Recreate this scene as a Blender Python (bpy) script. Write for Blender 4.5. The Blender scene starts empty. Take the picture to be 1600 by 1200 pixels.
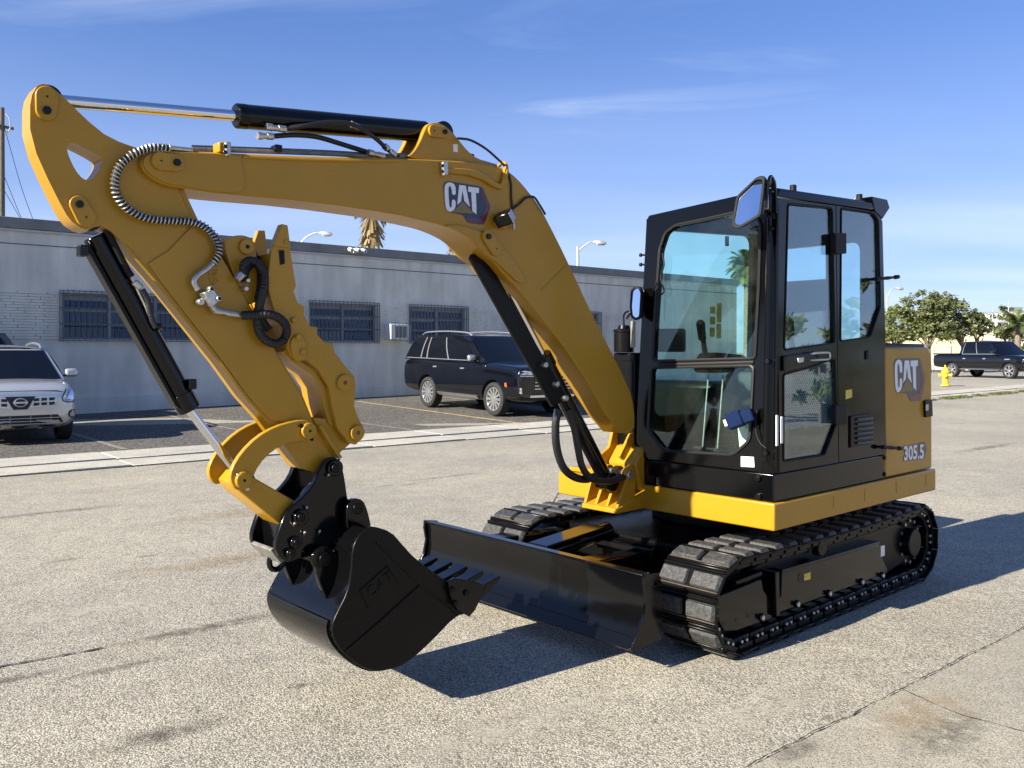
import bpy, bmesh, math, random
from mathutils import Vector, Matrix
from mathutils.geometry import tessellate_polygon
R = math.radians
random.seed(7)
scene = bpy.context.scene
col = scene.collection

# ------------------------------------------------------------------ camera
CAM_H, FPX, HOR = 1.55, 1350.0, 550.0          # eye height, focal length and horizon in 1600 px units
cam_data = bpy.data.cameras.new('camera')
cam_data.sensor_width = 36.0
cam_data.lens = FPX / 1600 * 36.0
cam_data.shift_y = -(600 - HOR) / 1600.0
cam_data.clip_end = 3000
cam = bpy.data.objects.new('camera', cam_data)
cam.location = (0, 0, CAM_H)
cam.rotation_euler = (R(90), 0, 0)
col.objects.link(cam)
scene.camera = cam

# ------------------------------------------------------------------ sky, sun, exposure
SUN_AZ, SUN_EL = 36.0, 27.0                     # heading in which shadows fall (from +X), elevation
world = bpy.data.worlds.new('World')
scene.world = world
world.use_nodes = True
wn, wl = world.node_tree.nodes, world.node_tree.links
wn.clear()
wo = wn.new('ShaderNodeOutputWorld')
bg = wn.new('ShaderNodeBackground'); bg.inputs['Strength'].default_value = 0.060
sky = wn.new('ShaderNodeTexSky'); sky.sky_type = 'NISHITA'; sky.sun_disc = False
sky.sun_elevation = R(SUN_EL)
sky.sun_rotation = math.atan2(-math.cos(R(SUN_AZ)), -math.sin(R(SUN_AZ)))
sky.air_density = 1.0; sky.dust_density = 0.0; sky.ozone_density = 3.0
tc = wn.new('ShaderNodeTexCoord')
sep = wn.new('ShaderNodeSeparateXYZ'); wl.new(tc.outputs['Generated'], sep.inputs[0])
# thin cirrus on a plane overhead: direction / height
mx = wn.new('ShaderNodeMath'); mx.operation = 'MAXIMUM'; wl.new(sep.outputs['Z'], mx.inputs[0]); mx.inputs[1].default_value = 0.03
ad = wn.new('ShaderNodeMath'); ad.operation = 'ADD'; wl.new(mx.outputs[0], ad.inputs[0]); ad.inputs[1].default_value = 0.10
dv = wn.new('ShaderNodeVectorMath'); dv.operation = 'DIVIDE'; wl.new(tc.outputs['Generated'], dv.inputs[0])
cb = wn.new('ShaderNodeCombineXYZ')
for i in range(3): wl.new(ad.outputs[0], cb.inputs[i])
wl.new(cb.outputs[0], dv.inputs[1])
mp = wn.new('ShaderNodeMapping'); mp.inputs['Rotation'].default_value = (0, 0, R(125)); mp.inputs['Scale'].default_value = (0.8, 2.2, 1.0); mp.inputs['Location'].default_value = (3.3, 1.4, 0.0)
wl.new(dv.outputs[0], mp.inputs['Vector'])
n1 = wn.new('ShaderNodeTexNoise'); n1.inputs['Scale'].default_value = 1.1; n1.inputs['Detail'].default_value = 9; n1.inputs['Roughness'].default_value = 0.6; n1.inputs['Distortion'].default_value = 0.9
wl.new(mp.outputs[0], n1.inputs['Vector'])
n2 = wn.new('ShaderNodeTexNoise'); n2.inputs['Scale'].default_value = 0.45; n2.inputs['Detail'].default_value = 2
wl.new(mp.outputs[0], n2.inputs['Vector'])
cr = wn.new('ShaderNodeValToRGB'); cr.color_ramp.elements[0].position = 0.43; cr.color_ramp.elements[1].position = 0.78
wl.new(n1.outputs['Fac'], cr.inputs[0])
cr2 = wn.new('ShaderNodeValToRGB'); cr2.color_ramp.elements[0].position = 0.35; cr2.color_ramp.elements[1].position = 0.62
wl.new(n2.outputs['Fac'], cr2.inputs[0])
mm = wn.new('ShaderNodeMath'); mm.operation = 'MULTIPLY'; wl.new(cr.outputs[0], mm.inputs[0]); wl.new(cr2.outputs[0], mm.inputs[1])
mm2 = wn.new('ShaderNodeMath'); mm2.operation = 'MULTIPLY'; wl.new(mm.outputs[0], mm2.inputs[0]); mm2.inputs[1].default_value = 0.75
zr_ = wn.new('ShaderNodeMapRange'); zr_.interpolation_type = 'SMOOTHSTEP'; wl.new(sep.outputs['Z'], zr_.inputs['Value'])
zr_.inputs['From Min'].default_value = 0.10; zr_.inputs['From Max'].default_value = 0.36; zr_.inputs['To Min'].default_value = 1.0; zr_.inputs['To Max'].default_value = 0.3
mm3 = wn.new('ShaderNodeMath'); mm3.operation = 'MULTIPLY'; wl.new(mm2.outputs[0], mm3.inputs[0]); wl.new(zr_.outputs[0], mm3.inputs[1])
mixc = wn.new('ShaderNodeMixRGB'); mixc.inputs['Color2'].default_value = (6.6, 7.3, 8.6, 1)
gm_ = wn.new('ShaderNodeGamma'); gm_.inputs['Gamma'].default_value = 0.62; wl.new(sky.outputs[0], gm_.inputs['Color'])
tint = wn.new('ShaderNodeMixRGB'); tint.blend_type = 'MULTIPLY'; tint.inputs[0].default_value = 1.0; tint.inputs['Color2'].default_value = (0.80, 1.12, 1.92, 1)
wl.new(gm_.outputs[0], tint.inputs['Color1'])
hz_ = wn.new('ShaderNodeMapRange'); hz_.interpolation_type = 'SMOOTHSTEP'; wl.new(sep.outputs['Z'], hz_.inputs['Value'])
hz_.inputs['From Min'].default_value = 0.36; hz_.inputs['From Max'].default_value = 0.03; hz_.inputs['To Max'].default_value = 0.85
hn_ = wn.new('ShaderNodeMath'); hn_.operation = 'MULTIPLY'; wl.new(hz_.outputs[0], hn_.inputs[0]); wl.new(n2.outputs['Fac'], hn_.inputs[1])
mm4 = wn.new('ShaderNodeMath'); mm4.operation = 'MAXIMUM'; wl.new(mm3.outputs[0], mm4.inputs[0]); wl.new(hn_.outputs[0], mm4.inputs[1])
wl.new(mm4.outputs[0], mixc.inputs[0]); wl.new(tint.outputs[0], mixc.inputs['Color1'])
wl.new(mixc.outputs[0], bg.inputs['Color']); wl.new(bg.outputs[0], wo.inputs['Surface'])

sun_data = bpy.data.lights.new('sun', 'SUN')
sun_data.energy = 5.0; sun_data.angle = R(0.53); sun_data.color = (1.0, 0.935, 0.81)
sun = bpy.data.objects.new('sun', sun_data); col.objects.link(sun)
sd = Vector((math.cos(R(SUN_EL)) * math.cos(R(SUN_AZ)), math.cos(R(SUN_EL)) * math.sin(R(SUN_AZ)), -math.sin(R(SUN_EL))))
sun.rotation_euler = sd.to_track_quat('-Z', 'Y').to_euler()
sun.location = (-20, -15, 14)
scene.view_settings.view_transform = 'Standard'
scene.view_settings.look = 'None'
scene.view_settings.exposure = 1.4
scene.view_settings.gamma = 1.0
scene.view_settings.use_curve_mapping = False
try:
    scene.cycles.use_denoising = True
    scene.cycles.max_bounces = 8
    scene.cycles.transparent_max_bounces = 12
    scene.cycles.caustics_reflective = False
    scene.cycles.caustics_refractive = False
except Exception:
    pass

# ------------------------------------------------------------------ materials
def nodes_of(m):
    m.use_nodes = True
    nt = m.node_tree
    return nt, nt.nodes['Principled BSDF']
def mat(name, c, rough=0.5, metal=0.0, coat=0.0, var=0.0, vscale=6.0, bump=0.0, bscale=80.0, spec=0.5, dust=0.0, rvar=0.0):
    """principled paint with slow colour variation, fine bump and uneven gloss"""
    m = bpy.data.materials.new(name)
    nt, b = nodes_of(m); N, L = nt.nodes, nt.links
    b.inputs['Base Color'].default_value = (*c, 1)
    b.inputs['Roughness'].default_value = rough
    b.inputs['Metallic'].default_value = metal
    b.inputs['Coat Weight'].default_value = coat
    b.inputs['Coat Roughness'].default_value = 0.06
    b.inputs['Specular IOR Level'].default_value = spec
    if var or rvar or bump:
        t = N.new('ShaderNodeTexCoord')
    if var:
        n = N.new('ShaderNodeTexNoise'); n.inputs['Scale'].default_value = vscale; n.inputs['Detail'].default_value = 6; n.inputs['Roughness'].default_value = 0.65
        L.new(t.outputs['Object'], n.inputs['Vector'])
        r = N.new('ShaderNodeValToRGB')
        r.color_ramp.elements[0].position = 0.3; r.color_ramp.elements[1].position = 0.72
        r.color_ramp.elements[0].color = (*[x * (1 - var) for x in c], 1)
        r.color_ramp.elements[1].color = (*[min(1, x * (1 + var) + dust) for x in c], 1)
        L.new(n.outputs['Fac'], r.inputs[0]); L.new(r.outputs[0], b.inputs['Base Color'])
    if rvar:
        n = N.new('ShaderNodeTexNoise'); n.inputs['Scale'].default_value = vscale * 1.7; n.inputs['Detail'].default_value = 5
        L.new(t.outputs['Object'], n.inputs['Vector'])
        r = N.new('ShaderNodeMapRange'); r.inputs['To Min'].default_value = max(0.02, rough - rvar); r.inputs['To Max'].default_value = rough + rvar
        L.new(n.outputs['Fac'], r.inputs['Value']); L.new(r.outputs[0], b.inputs['Roughness'])
    if bump:
        n = N.new('ShaderNodeTexNoise'); n.inputs['Scale'].default_value = bscale; n.inputs['Detail'].default_value = 4
        L.new(t.outputs['Object'], n.inputs['Vector'])
        bp = N.new('ShaderNodeBump'); bp.inputs['Strength'].default_value = bump; bp.inputs['Distance'].default_value = 0.01
        L.new(n.outputs['Fac'], bp.inputs['Height']); L.new(bp.outputs[0], b.inputs['Normal'])
    return m
def glass(name, tint, refl_rough=0.0, ior=1.5, dirt=0.0):
    """thin sheet: tinted see-through plus a Fresnel mirror"""
    m = bpy.data.materials.new(name); m.use_nodes = True
    nt = m.node_tree; N, L = nt.nodes, nt.links; N.clear()
    o = N.new('ShaderNodeOutputMaterial'); tr = N.new('ShaderNodeBsdfTransparent'); gl = N.new('ShaderNodeBsdfGlossy')
    tr.inputs['Color'].default_value = (*tint, 1); gl.inputs['Roughness'].default_value = refl_rough
    gl.inputs['Color'].default_value = (0.95, 1, 1, 1)
    # Schlick reflectance from the angle to the sheet, the same from either side
    ge = N.new('ShaderNodeNewGeometry'); dt = N.new('ShaderNodeVectorMath'); dt.operation = 'DOT_PRODUCT'; L.new(ge.outputs['Normal'], dt.inputs[0]); L.new(ge.outputs['Incoming'], dt.inputs[1])
    ab = N.new('ShaderNodeMath'); ab.operation = 'ABSOLUTE'; L.new(dt.outputs['Value'], ab.inputs[0])
    iv = N.new('ShaderNodeMath'); iv.operation = 'SUBTRACT'; iv.inputs[0].default_value = 1.0; L.new(ab.outputs[0], iv.inputs[1])
    pw = N.new('ShaderNodeMath'); pw.operation = 'POWER'; L.new(iv.outputs[0], pw.inputs[0]); pw.inputs[1].default_value = 5.0
    f0 = ((ior - 1) / (ior + 1)) ** 2
    fr = N.new('ShaderNodeMath'); fr.operation = 'MULTIPLY_ADD'; L.new(pw.outputs[0], fr.inputs[0]); fr.inputs[1].default_value = 1 - f0; fr.inputs[2].default_value = f0
    mxs = N.new('ShaderNodeMixShader'); L.new(fr.outputs[0], mxs.inputs[0]); L.new(tr.outputs[0], mxs.inputs[1]); L.new(gl.outputs[0], mxs.inputs[2])
    out = mxs
    if dirt:
        df = N.new('ShaderNodeBsdfDiffuse'); df.inputs['Color'].default_value = (0.5, 0.5, 0.45, 1)
        t = N.new('ShaderNodeTexCoord'); nz = N.new('ShaderNodeTexNoise'); nz.inputs['Scale'].default_value = 7; nz.inputs['Detail'].default_value = 6
        L.new(t.outputs['Object'], nz.inputs['Vector'])
        mr = N.new('ShaderNodeMapRange'); mr.inputs['From Min'].default_value = 0.4; mr.inputs['From Max'].default_value = 0.8; mr.inputs['To Max'].default_value = dirt
        L.new(nz.outputs['Fac'], mr.inputs['Value'])
        m2 = N.new('ShaderNodeMixShader'); L.new(mr.outputs[0], m2.inputs[0]); L.new(mxs.outputs[0], m2.inputs[1]); L.new(df.outputs[0], m2.inputs[2]); out = m2
    L.new(out.outputs[0], o.inputs['Surface'])
    return m
M = {}
M['yellow'] = mat('machine_yellow', (0.395, 0.208, 0.013), 0.30, spec=0.30, coat=0.06, var=0.05, vscale=3.0, bump=0.02, bscale=40, rvar=0.06)
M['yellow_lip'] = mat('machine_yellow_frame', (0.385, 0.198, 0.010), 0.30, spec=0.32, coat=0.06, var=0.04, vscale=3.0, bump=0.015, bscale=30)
M['yellow_panel'] = mat('machine_yellow_satin', (0.38, 0.20, 0.014), 0.24, spec=0.35, coat=0.08, var=0.06, vscale=2.2, bump=0.05, bscale=7)
M['black'] = mat('gloss_black', (0.0022, 0.0022, 0.0025), 0.13, spec=0.32, rvar=0.06, vscale=5)
M['cabblack'] = mat('cab_black', (0.0020, 0.0021, 0.0024), 0.13, spec=0.28, rvar=0.06, vscale=4, bump=0.02, bscale=12)
M['satin'] = mat('satin_black', (0.0035, 0.0033, 0.0032), 0.32, spec=0.18, var=0.25, vscale=5)
M['rubber'] = mat('rubber', (0.005, 0.005, 0.0055), 0.6, spec=0.25, var=0.3, vscale=20, bump=0.15)
M['seal'] = mat('grey_seal', (0.016, 0.0155, 0.015), 0.45, spec=0.3)
M['pad'] = mat('worn_track_rubber', (0.020, 0.0195, 0.0185), 0.6, var=0.6, vscale=55, bump=0.4, bscale=90, dust=0.035)
M['chrome'] = mat('chrome', (0.72, 0.72, 0.74), 0.07, metal=1.0)
M['steel'] = mat('zinc_steel', (0.50, 0.49, 0.46), 0.36, metal=0.9, var=0.25, vscale=60)
M['greysteel'] = mat('grey_steel', (0.20, 0.19, 0.17), 0.5, metal=0.3, var=0.4, vscale=25, bump=0.1)
M['hose'] = mat('hose_black', (0.006, 0.006, 0.007), 0.5, bump=0.3, bscale=200)
M['glass_cab'] = glass('cab_glass', (0.86, 0.98, 0.95), dirt=0.015)
M['glass_side'] = glass('cab_side_glass', (0.76, 0.86, 0.92), ior=2.0, dirt=0.02)
M['mirror'] = mat('mirror', (0.86, 0.88, 0.92), 0.02, metal=1.0)
M['white'] = mat('white_print', (0.72, 0.73, 0.74), 0.4)
M['navy'] = mat('badge_navy', (0.012, 0.013, 0.045), 0.3, coat=0.3)
M['maroon'] = mat('badge_red', (0.11, 0.008, 0.03), 0.3, coat=0.3)
M['badge_grey'] = mat('badge_grey', (0.075, 0.07, 0.075), 0.35)
M['badge_rose'] = mat('badge_rose', (0.20, 0.06, 0.055), 0.35)
M['bronze'] = mat('badge_bronze', (0.20, 0.135, 0.045), 0.35, metal=0.3)
M['sticker'] = mat('sticker_white', (0.75, 0.75, 0.70), 0.5, var=0.15, vscale=90)
M['sticker_y'] = mat('sticker_yellow', (0.62, 0.48, 0.06), 0.5, var=0.4, vscale=60)
M['navyblue'] = mat('blue_plastic', (0.003, 0.011, 0.045), 0.8, spec=0.12, var=0.2, vscale=10)
M['seatcloth'] = mat('seat_cloth', (0.03, 0.036, 0.045), 0.85, bump=0.2, bscale=150)
M['louver'] = mat('louver_grey', (0.02, 0.028, 0.045), 0.35)
M['pale'] = mat('worn_edge', (0.30, 0.28, 0.25), 0.6)
M['brownedge'] = mat('track_dirt', (0.07, 0.05, 0.032), 0.8, var=0.3, vscale=30)

# ------------------------------------------------------------------ mesh helpers
def link(name, me, parent=None, mw=None):
    o = bpy.data.objects.new(name, me)
    col.objects.link(o)
    if parent is not None: o.parent = parent
    return o
def empty(name, loc=(0, 0, 0), rz=0.0, parent=None):
    o = bpy.data.objects.new(name, None); o.empty_display_size = 0.2
    o.location = loc; o.rotation_euler = (0, 0, rz); col.objects.link(o)
    if parent is not None: o.parent = parent
    return o
def tag(o, label, cat, group=None, kind=None):
    o['label'] = label; o['category'] = cat
    if group: o['group'] = group
    if kind: o['kind'] = kind
    return o
class MB:
    """collects shapes, then links them as one mesh object"""
    def __init__(s): s.v = []; s.f = []; s.mi = []; s.cur = 0; s.holed = False
    def add(s, vs, fs):
        k = len(s.v); s.v += [tuple(p) for p in vs]
        for f in fs: s.f.append([i + k for i in f]); s.mi.append(s.cur)
        return s
    def box(s, c, d, rot=None):
        c = Vector(c); h = Vector(d) / 2; vs = []
        for x in (-1, 1):
            for y in (-1, 1):
                for z in (-1, 1):
                    p = Vector((x * h.x, y * h.y, z * h.z))
                    if rot is not None: p = rot @ p
                    vs.append(c + p)
        return s.add(vs, [(0, 1, 3, 2), (4, 6, 7, 5), (0, 4, 5, 1), (2, 3, 7, 6), (0, 2, 6, 4), (1, 5, 7, 3)])
    def hexa(s, lo, hi):
        n = len(lo)
        return s.add(list(lo) + list(hi), [list(range(n))[::-1], list(range(n, 2 * n))] + [(i, (i + 1) % n, n + (i + 1) % n, n + i) for i in range(n)])
    def prism(s, outer, holes, f0, f1):
        """polygon with holes given in 2-D, mapped by f0 and f1 to its two faces"""
        loops = [list(outer)] + [list(h) for h in holes]
        flat = [p for l in loops for p in l]; n = len(flat)
        tris = tessellate_polygon([[Vector((p[0], p[1], 0)) for p in l] for l in loops])
        vs = [f0(*p) for p in flat] + [f1(*p) for p in flat]
        fs = []
        s.holed = s.holed or bool(holes)
        if not holes:
            fs += [list(range(n))[::-1], list(range(n, 2 * n))]
        else:
            for t in tris: fs.append((t[2], t[1], t[0])); fs.append((t[0] + n, t[1] + n, t[2] + n))
        k = 0
        for l in loops:
            m = len(l)
            for i in range(m):
                a, b = k + i, k + (i + 1) % m
                fs.append((a, b, b + n, a + n))
            k += m
        return s.add(vs, fs)
    def tube(s, pts, r, seg=10, closed=False, caps=True):
        pts = [Vector(p) for p in pts]; n = len(pts); rings = []
        rr = r if isinstance(r, (list, tuple)) else [r] * n
        up = None
        for i, p in enumerate(pts):
            if closed: t = pts[(i + 1) % n] - pts[i - 1]
            else: t = pts[min(i + 1, n - 1)] - pts[max(i - 1, 0)]
            if t.length < 1e-9: t = Vector((0, 0, 1))
            t.normalize()
            if up is None:
                up = Vector((0, 0, 1)) if abs(t.z) < 0.9 else Vector((1, 0, 0))
            a = t.cross(up)
            if a.length < 1e-6: a = t.orthogonal()
            a.normalize(); b = a.cross(t).normalized(); up = b
            rings.append([p + (a * math.cos(2 * math.pi * k / seg) + b * math.sin(2 * math.pi * k / seg)) * rr[i] for k in range(seg)])
        vs = [q for g in rings for q in g]; fs = []
        m = n if closed else n - 1
        for i in range(m):
            for k in range(seg):
                j = (i + 1) % n
                fs.append((i * seg + k, i * seg + (k + 1) % seg, j * seg + (k + 1) % seg, j * seg + k))
        if caps and not closed:
            fs.append(list(range(seg))); fs.append([(n - 1) * seg + k for k in range(seg)][::-1])
        return s.add(vs, fs)
    def lathe(s, prof, origin, axis, seg=24, caps=True):
        """prof: (distance along axis, radius)"""
        ax = Vector(axis).normalized(); o = Vector(origin); a = ax.orthogonal().normalized(); c = ax.cross(a); n = len(prof); vs = []; fs = []
        for d, r in prof:
            for k in range(seg): t = 2 * math.pi * k / seg; vs.append(o + ax * d + (a * math.cos(t) + c * math.sin(t)) * max(r, 1e-4))
        for i in range(n - 1):
            for k in range(seg): fs.append((i * seg + k, i * seg + (k + 1) % seg, (i + 1) * seg + (k + 1) % seg, (i + 1) * seg + k))
        if caps: fs.append(list(range(seg))[::-1]); fs.append([(n - 1) * seg + k for k in range(seg)])
        return s.add(vs, fs)
    def cyl(s, p0, p1, r, seg=20): return s.tube([p0, p1], r, seg)
    def build(s, name, m, parent=None, bevel=0.0, bseg=2, smooth=True, angle=35, kind=None, subsurf=0, norm=True):
        me = bpy.data.meshes.new(name)
        me.from_pydata(s.v, [], s.f)
        ms = m if isinstance(m, (list, tuple)) else [m]
        for q in ms: me.materials.append(M[q] if isinstance(q, str) else q)
        if len(ms) > 1: me.polygons.foreach_set('material_index', s.mi)
        if norm:
            bm = bmesh.new(); bm.from_mesh(me)
            bmesh.ops.recalc_face_normals(bm, faces=bm.faces)
            if s.holed: bmesh.ops.dissolve_limit(bm, angle_limit=R(0.6), verts=bm.verts, edges=bm.edges)
            bm.to_mesh(me); bm.free()
        if smooth:
            me.polygons.foreach_set('use_smooth', [True] * len(me.polygons))
            if not subsurf: me.set_sharp_from_angle(angle=R(angle))
        me.update()
        o = link(name, me, parent)
        if subsurf:
            q = o.modifiers.new('s', 'SUBSURF'); q.levels = q.render_levels = subsurf
        if bevel:
            q = o.modifiers.new('b', 'BEVEL'); q.width = bevel; q.segments = bseg; q.limit_method = 'ANGLE'; q.angle_limit = R(38); q.harden_normals = False
        if kind: o['kind'] = kind
        return o
def chaikin(p, it=2, closed=True):
    p = [tuple(q) for q in p]
    for _ in range(it):
        r = []; n = len(p)
        if not closed: r.append(p[0])
        for i in range(n if closed else n - 1):
            a, b = p[i], p[(i + 1) % n]
            r.append(tuple(x * 0.75 + y * 0.25 for x, y in zip(a, b)))
            r.append(tuple(x * 0.25 + y * 0.75 for x, y in zip(a, b)))
        if not closed: r.append(p[-1])
        p = r
    return p
def rounded(p, r, seg=4):
    """round every corner of a polygon with radius r (number or one per corner)"""
    n = len(p); out = []
    for i in range(n):
        a, b, c = Vector(p[i - 1][:2]), Vector(p[i][:2]), Vector(p[(i + 1) % n][:2])
        ri = r[i] if isinstance(r, (list, tuple)) else r
        u, v = a - b, c - b
        d = min(ri, u.length * 0.45, v.length * 0.45)
        if d < 1e-5: out.append((b.x, b.y)); continue
        p0, p1 = b + u.normalized() * d, b + v.normalized() * d
        for k in range(seg + 1):
            t = k / seg
            q = p0 * (1 - t) ** 2 + b * 2 * t * (1 - t) + p1 * t * t
            out.append((q.x, q.y))
    return out
def circle(cx, cy, r, n=20): return [(cx + r * math.cos(2 * math.pi * k / n), cy + r * math.sin(2 * math.pi * k / n)) for k in range(n)]
def spline(pts, sub=8):
    """Catmull-Rom through 3-D points"""
    P = [Vector(p) for p in pts]; P = [P[0] * 2 - P[1]] + P + [P[-1] * 2 - P[-2]]; out = []
    for i in range(1, len(P) - 2):
        for k in range(sub):
            t = k / sub; a, b, c, d = P[i - 1], P[i], P[i + 1], P[i + 2]
            out.append(0.5 * ((2 * b) + (c - a) * t + (2 * a - 5 * b + 4 * c - d) * t * t + (3 * b - a - 3 * c + d) * t ** 3))
    out.append(P[-2]); return out
def text_mesh(txt, bold=0.0):
    cu = bpy.data.curves.new('t', 'FONT'); cu.body = txt; cu.size = 1.0; cu.offset = bold; cu.resolution_u = 3
    ob = bpy.data.objects.new('t', cu); col.objects.link(ob)
    dg = bpy.context.evaluated_depsgraph_get()
    me = bpy.data.meshes.new_from_object(ob.evaluated_get(dg))
    bpy.data.objects.remove(ob); bpy.data.curves.remove(cu)
    return me
def copy_tree(o, parent=None):
    c = o.copy(); col.objects.link(c)
    if parent is not None: c.parent = parent
    for ch in list(o.children): copy_tree(ch, c)
    return c

# ------------------------------------------------------------------ the lie of the land
WO = Vector((-11.70, 19.74)); WD = Vector((0.7760, 0.6307)); WM = Vector((0.6307, -0.7760))   # foot of the wall, along it, out from it
WALL_RZ = math.atan2(WD.y, WD.x)
def sm(x, m): return Vector((WO.x + WD.x * x + WM.x * m, WO.y + WD.y * x + WM.y * m))           # street coordinates to ground x, y
def gz(x, y):
    t = min(max((x - 4) / 8, 0), 1)
    q = max(0.0, y - 18.7)
    return min(0.0285 * q, 0.42) * (1 - t) + min(0.012 * q, 0.20) * t
def G(px, py, z=0.0):
    d = FPX * (CAM_H - z) / (py - HOR)
    return Vector(((px - 800) / FPX * d, d, z))

def speckle(name, base, dark, light, fine=90.0, stain=0.5, bumps=0.6, rough=0.85, tint=(0.33, 0.26, 0.16)):
    """stone-chip asphalt or concrete: pale and dark grains, blotches, stains, streaks"""
    m = bpy.data.materials.new(name); nt, b = nodes_of(m); N, L = nt.nodes, nt.links
    t = N.new('ShaderNodeTexCoord')
    def noise(scale, det=4, rg=0.6, vec=None):
        n = N.new('ShaderNodeTexNoise'); n.inputs['Scale'].default_value = scale; n.inputs['Detail'].default_value = det; n.inputs['Roughness'].default_value = rg
        L.new(vec if vec is not None else t.outputs['Object'], n.inputs['Vector']); return n
    def ramp(src, p0, p1, c0, c1):
        r = N.new('ShaderNodeValToRGB'); r.color_ramp.elements[0].position = p0; r.color_ramp.elements[1].position = p1
        r.color_ramp.elements[0].color = (*c0, 1); r.color_ramp.elements[1].color = (*c1, 1); L.new(src, r.inputs[0]); return r
    def mix(kind, fac, a, c):
        x = N.new('ShaderNodeMixRGB'); x.blend_type = kind
        if isinstance(fac, float): x.inputs[0].default_value = fac
        else: L.new(fac, x.inputs[0])
        for i, q in ((1, a), (2, c)):
            if isinstance(q, tuple): x.inputs[i].default_value = (*q, 1)
            else: L.new(q, x.inputs[i])
        return x.outputs[0]
    g = N.new('ShaderNodeTexVoronoi'); g.inputs['Scale'].default_value = fine; L.new(t.outputs['Object'], g.inputs['Vector'])
    gr = N.new('ShaderNodeSeparateColor'); L.new(g.outputs['Color'], gr.inputs[0])
    grains = ramp(gr.outputs[0], 0.15, 0.9, dark, light)
    grains.color_ramp.elements.new(0.5).color = (*base, 1)
    gaps = ramp(g.outputs['Distance'], 0.42, 0.75, (1, 1, 1), (0.42, 0.40, 0.37))
    c = mix('MULTIPLY', 0.85, grains.outputs[0], gaps.outputs[0])
    n0 = noise(0.35, 5); big = ramp(n0.outputs['Fac'], 0.35, 0.7, (0.80, 0.80, 0.82), (1.10, 1.08, 1.02))
    c = mix('MULTIPLY', 0.9, c, big.outputs[0])
    n3 = noise(3.5, 8, 0.75); mid = ramp(n3.outputs['Fac'], 0.32, 0.66, (0.80, 0.79, 0.78), (1.08, 1.08, 1.07))
    c = mix('MULTIPLY', 0.8, c, mid.outputs[0])
    n4 = noise(0.8, 3, 0.5); brown = ramp(n4.outputs['Fac'], 0.60, 0.78, (0, 0, 0), (1, 1, 1))
    sc = N.new('ShaderNodeMath'); sc.operation = 'MULTIPLY'; sc.inputs[1].default_value = 0.35 * stain; L.new(brown.outputs[0], sc.inputs[0])
    c = mix('MIX', sc.outputs[0], c, tint)
    mpn = N.new('ShaderNodeMapping'); mpn.inputs['Rotation'].default_value = (0, 0, -WALL_RZ); mpn.inputs['Scale'].default_value = (0.35, 2.2, 1); L.new(t.outputs['Object'], mpn.inputs[0])
    n5 = noise(1.1, 6, 0.7, mpn.outputs[0]); streak = ramp(n5.outputs['Fac'], 0.63, 0.80, (1, 1, 1), (0.52, 0.50, 0.48))
    c = mix('MULTIPLY', stain, c, streak.outputs[0])
    n6 = noise(2.2, 4, 0.8); oil = ramp(n6.outputs['Fac'], 0.69, 0.76, (1, 1, 1), (0.45, 0.43, 0.42))
    c = mix('MULTIPLY', stain, c, oil.outputs[0])
    L.new(c, b.inputs['Base Color'])
    b.inputs['Roughness'].default_value = rough; b.inputs['Specular IOR Level'].default_value = 0.3
    bp = N.new('ShaderNodeBump'); bp.inputs['Strength'].default_value = bumps; bp.inputs['Distance'].default_value = 0.006; bp.invert = True
    L.new(g.outputs['Distance'], bp.inputs['Height'])
    bp2 = N.new('ShaderNodeBump'); bp2.inputs['Strength'].default_value = 0.35; bp2.inputs['Distance'].default_value = 0.02
    L.new(n3.outputs['Fac'], bp2.inputs['Height']); L.new(bp.outputs[0], bp2.inputs['Normal']); L.new(bp2.outputs[0], b.inputs['Normal'])
    return m
M['road'] = speckle('chip_asphalt', (0.42, 0.39, 0.318), (0.285, 0.264, 0.214), (0.565, 0.528, 0.44), fine=125, stain=0.6, bumps=0.5)
M['apron'] = speckle('tan_concrete', (0.42, 0.39, 0.318), (0.35, 0.325, 0.262), (0.48, 0.446, 0.366), fine=170, stain=0.6, bumps=0.25)
M['lot'] = speckle('old_asphalt', (0.135, 0.126, 0.112), (0.055, 0.051, 0.046), (0.24, 0.225, 0.20), fine=40, stain=0.9, tint=(0.20, 0.17, 0.13))
M['walk'] = speckle('pale_concrete', (0.56, 0.53, 0.455), (0.49, 0.46, 0.395), (0.62, 0.59, 0.51), fine=140, stain=0.35, bumps=0.15)
M['crack'] = mat('crack_dark', (0.035, 0.032, 0.028), 0.95, var=0.5, vscale=12)
M['stainmat'] = mat('tar_stain', (0.12, 0.108, 0.095), 0.9, var=0.35, vscale=40, bump=0.4, bscale=120)
M['linepaint'] = mat('line_paint', (0.40, 0.31, 0.16), 0.8, var=0.5, vscale=9)
M['fadedpaint'] = mat('faded_line_paint', (0.21, 0.19, 0.155), 0.8, var=0.6, vscale=9)
M['whitepaint'] = mat('old_white_paint', (0.45, 0.44, 0.41), 0.8, var=0.4, vscale=9)

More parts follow.
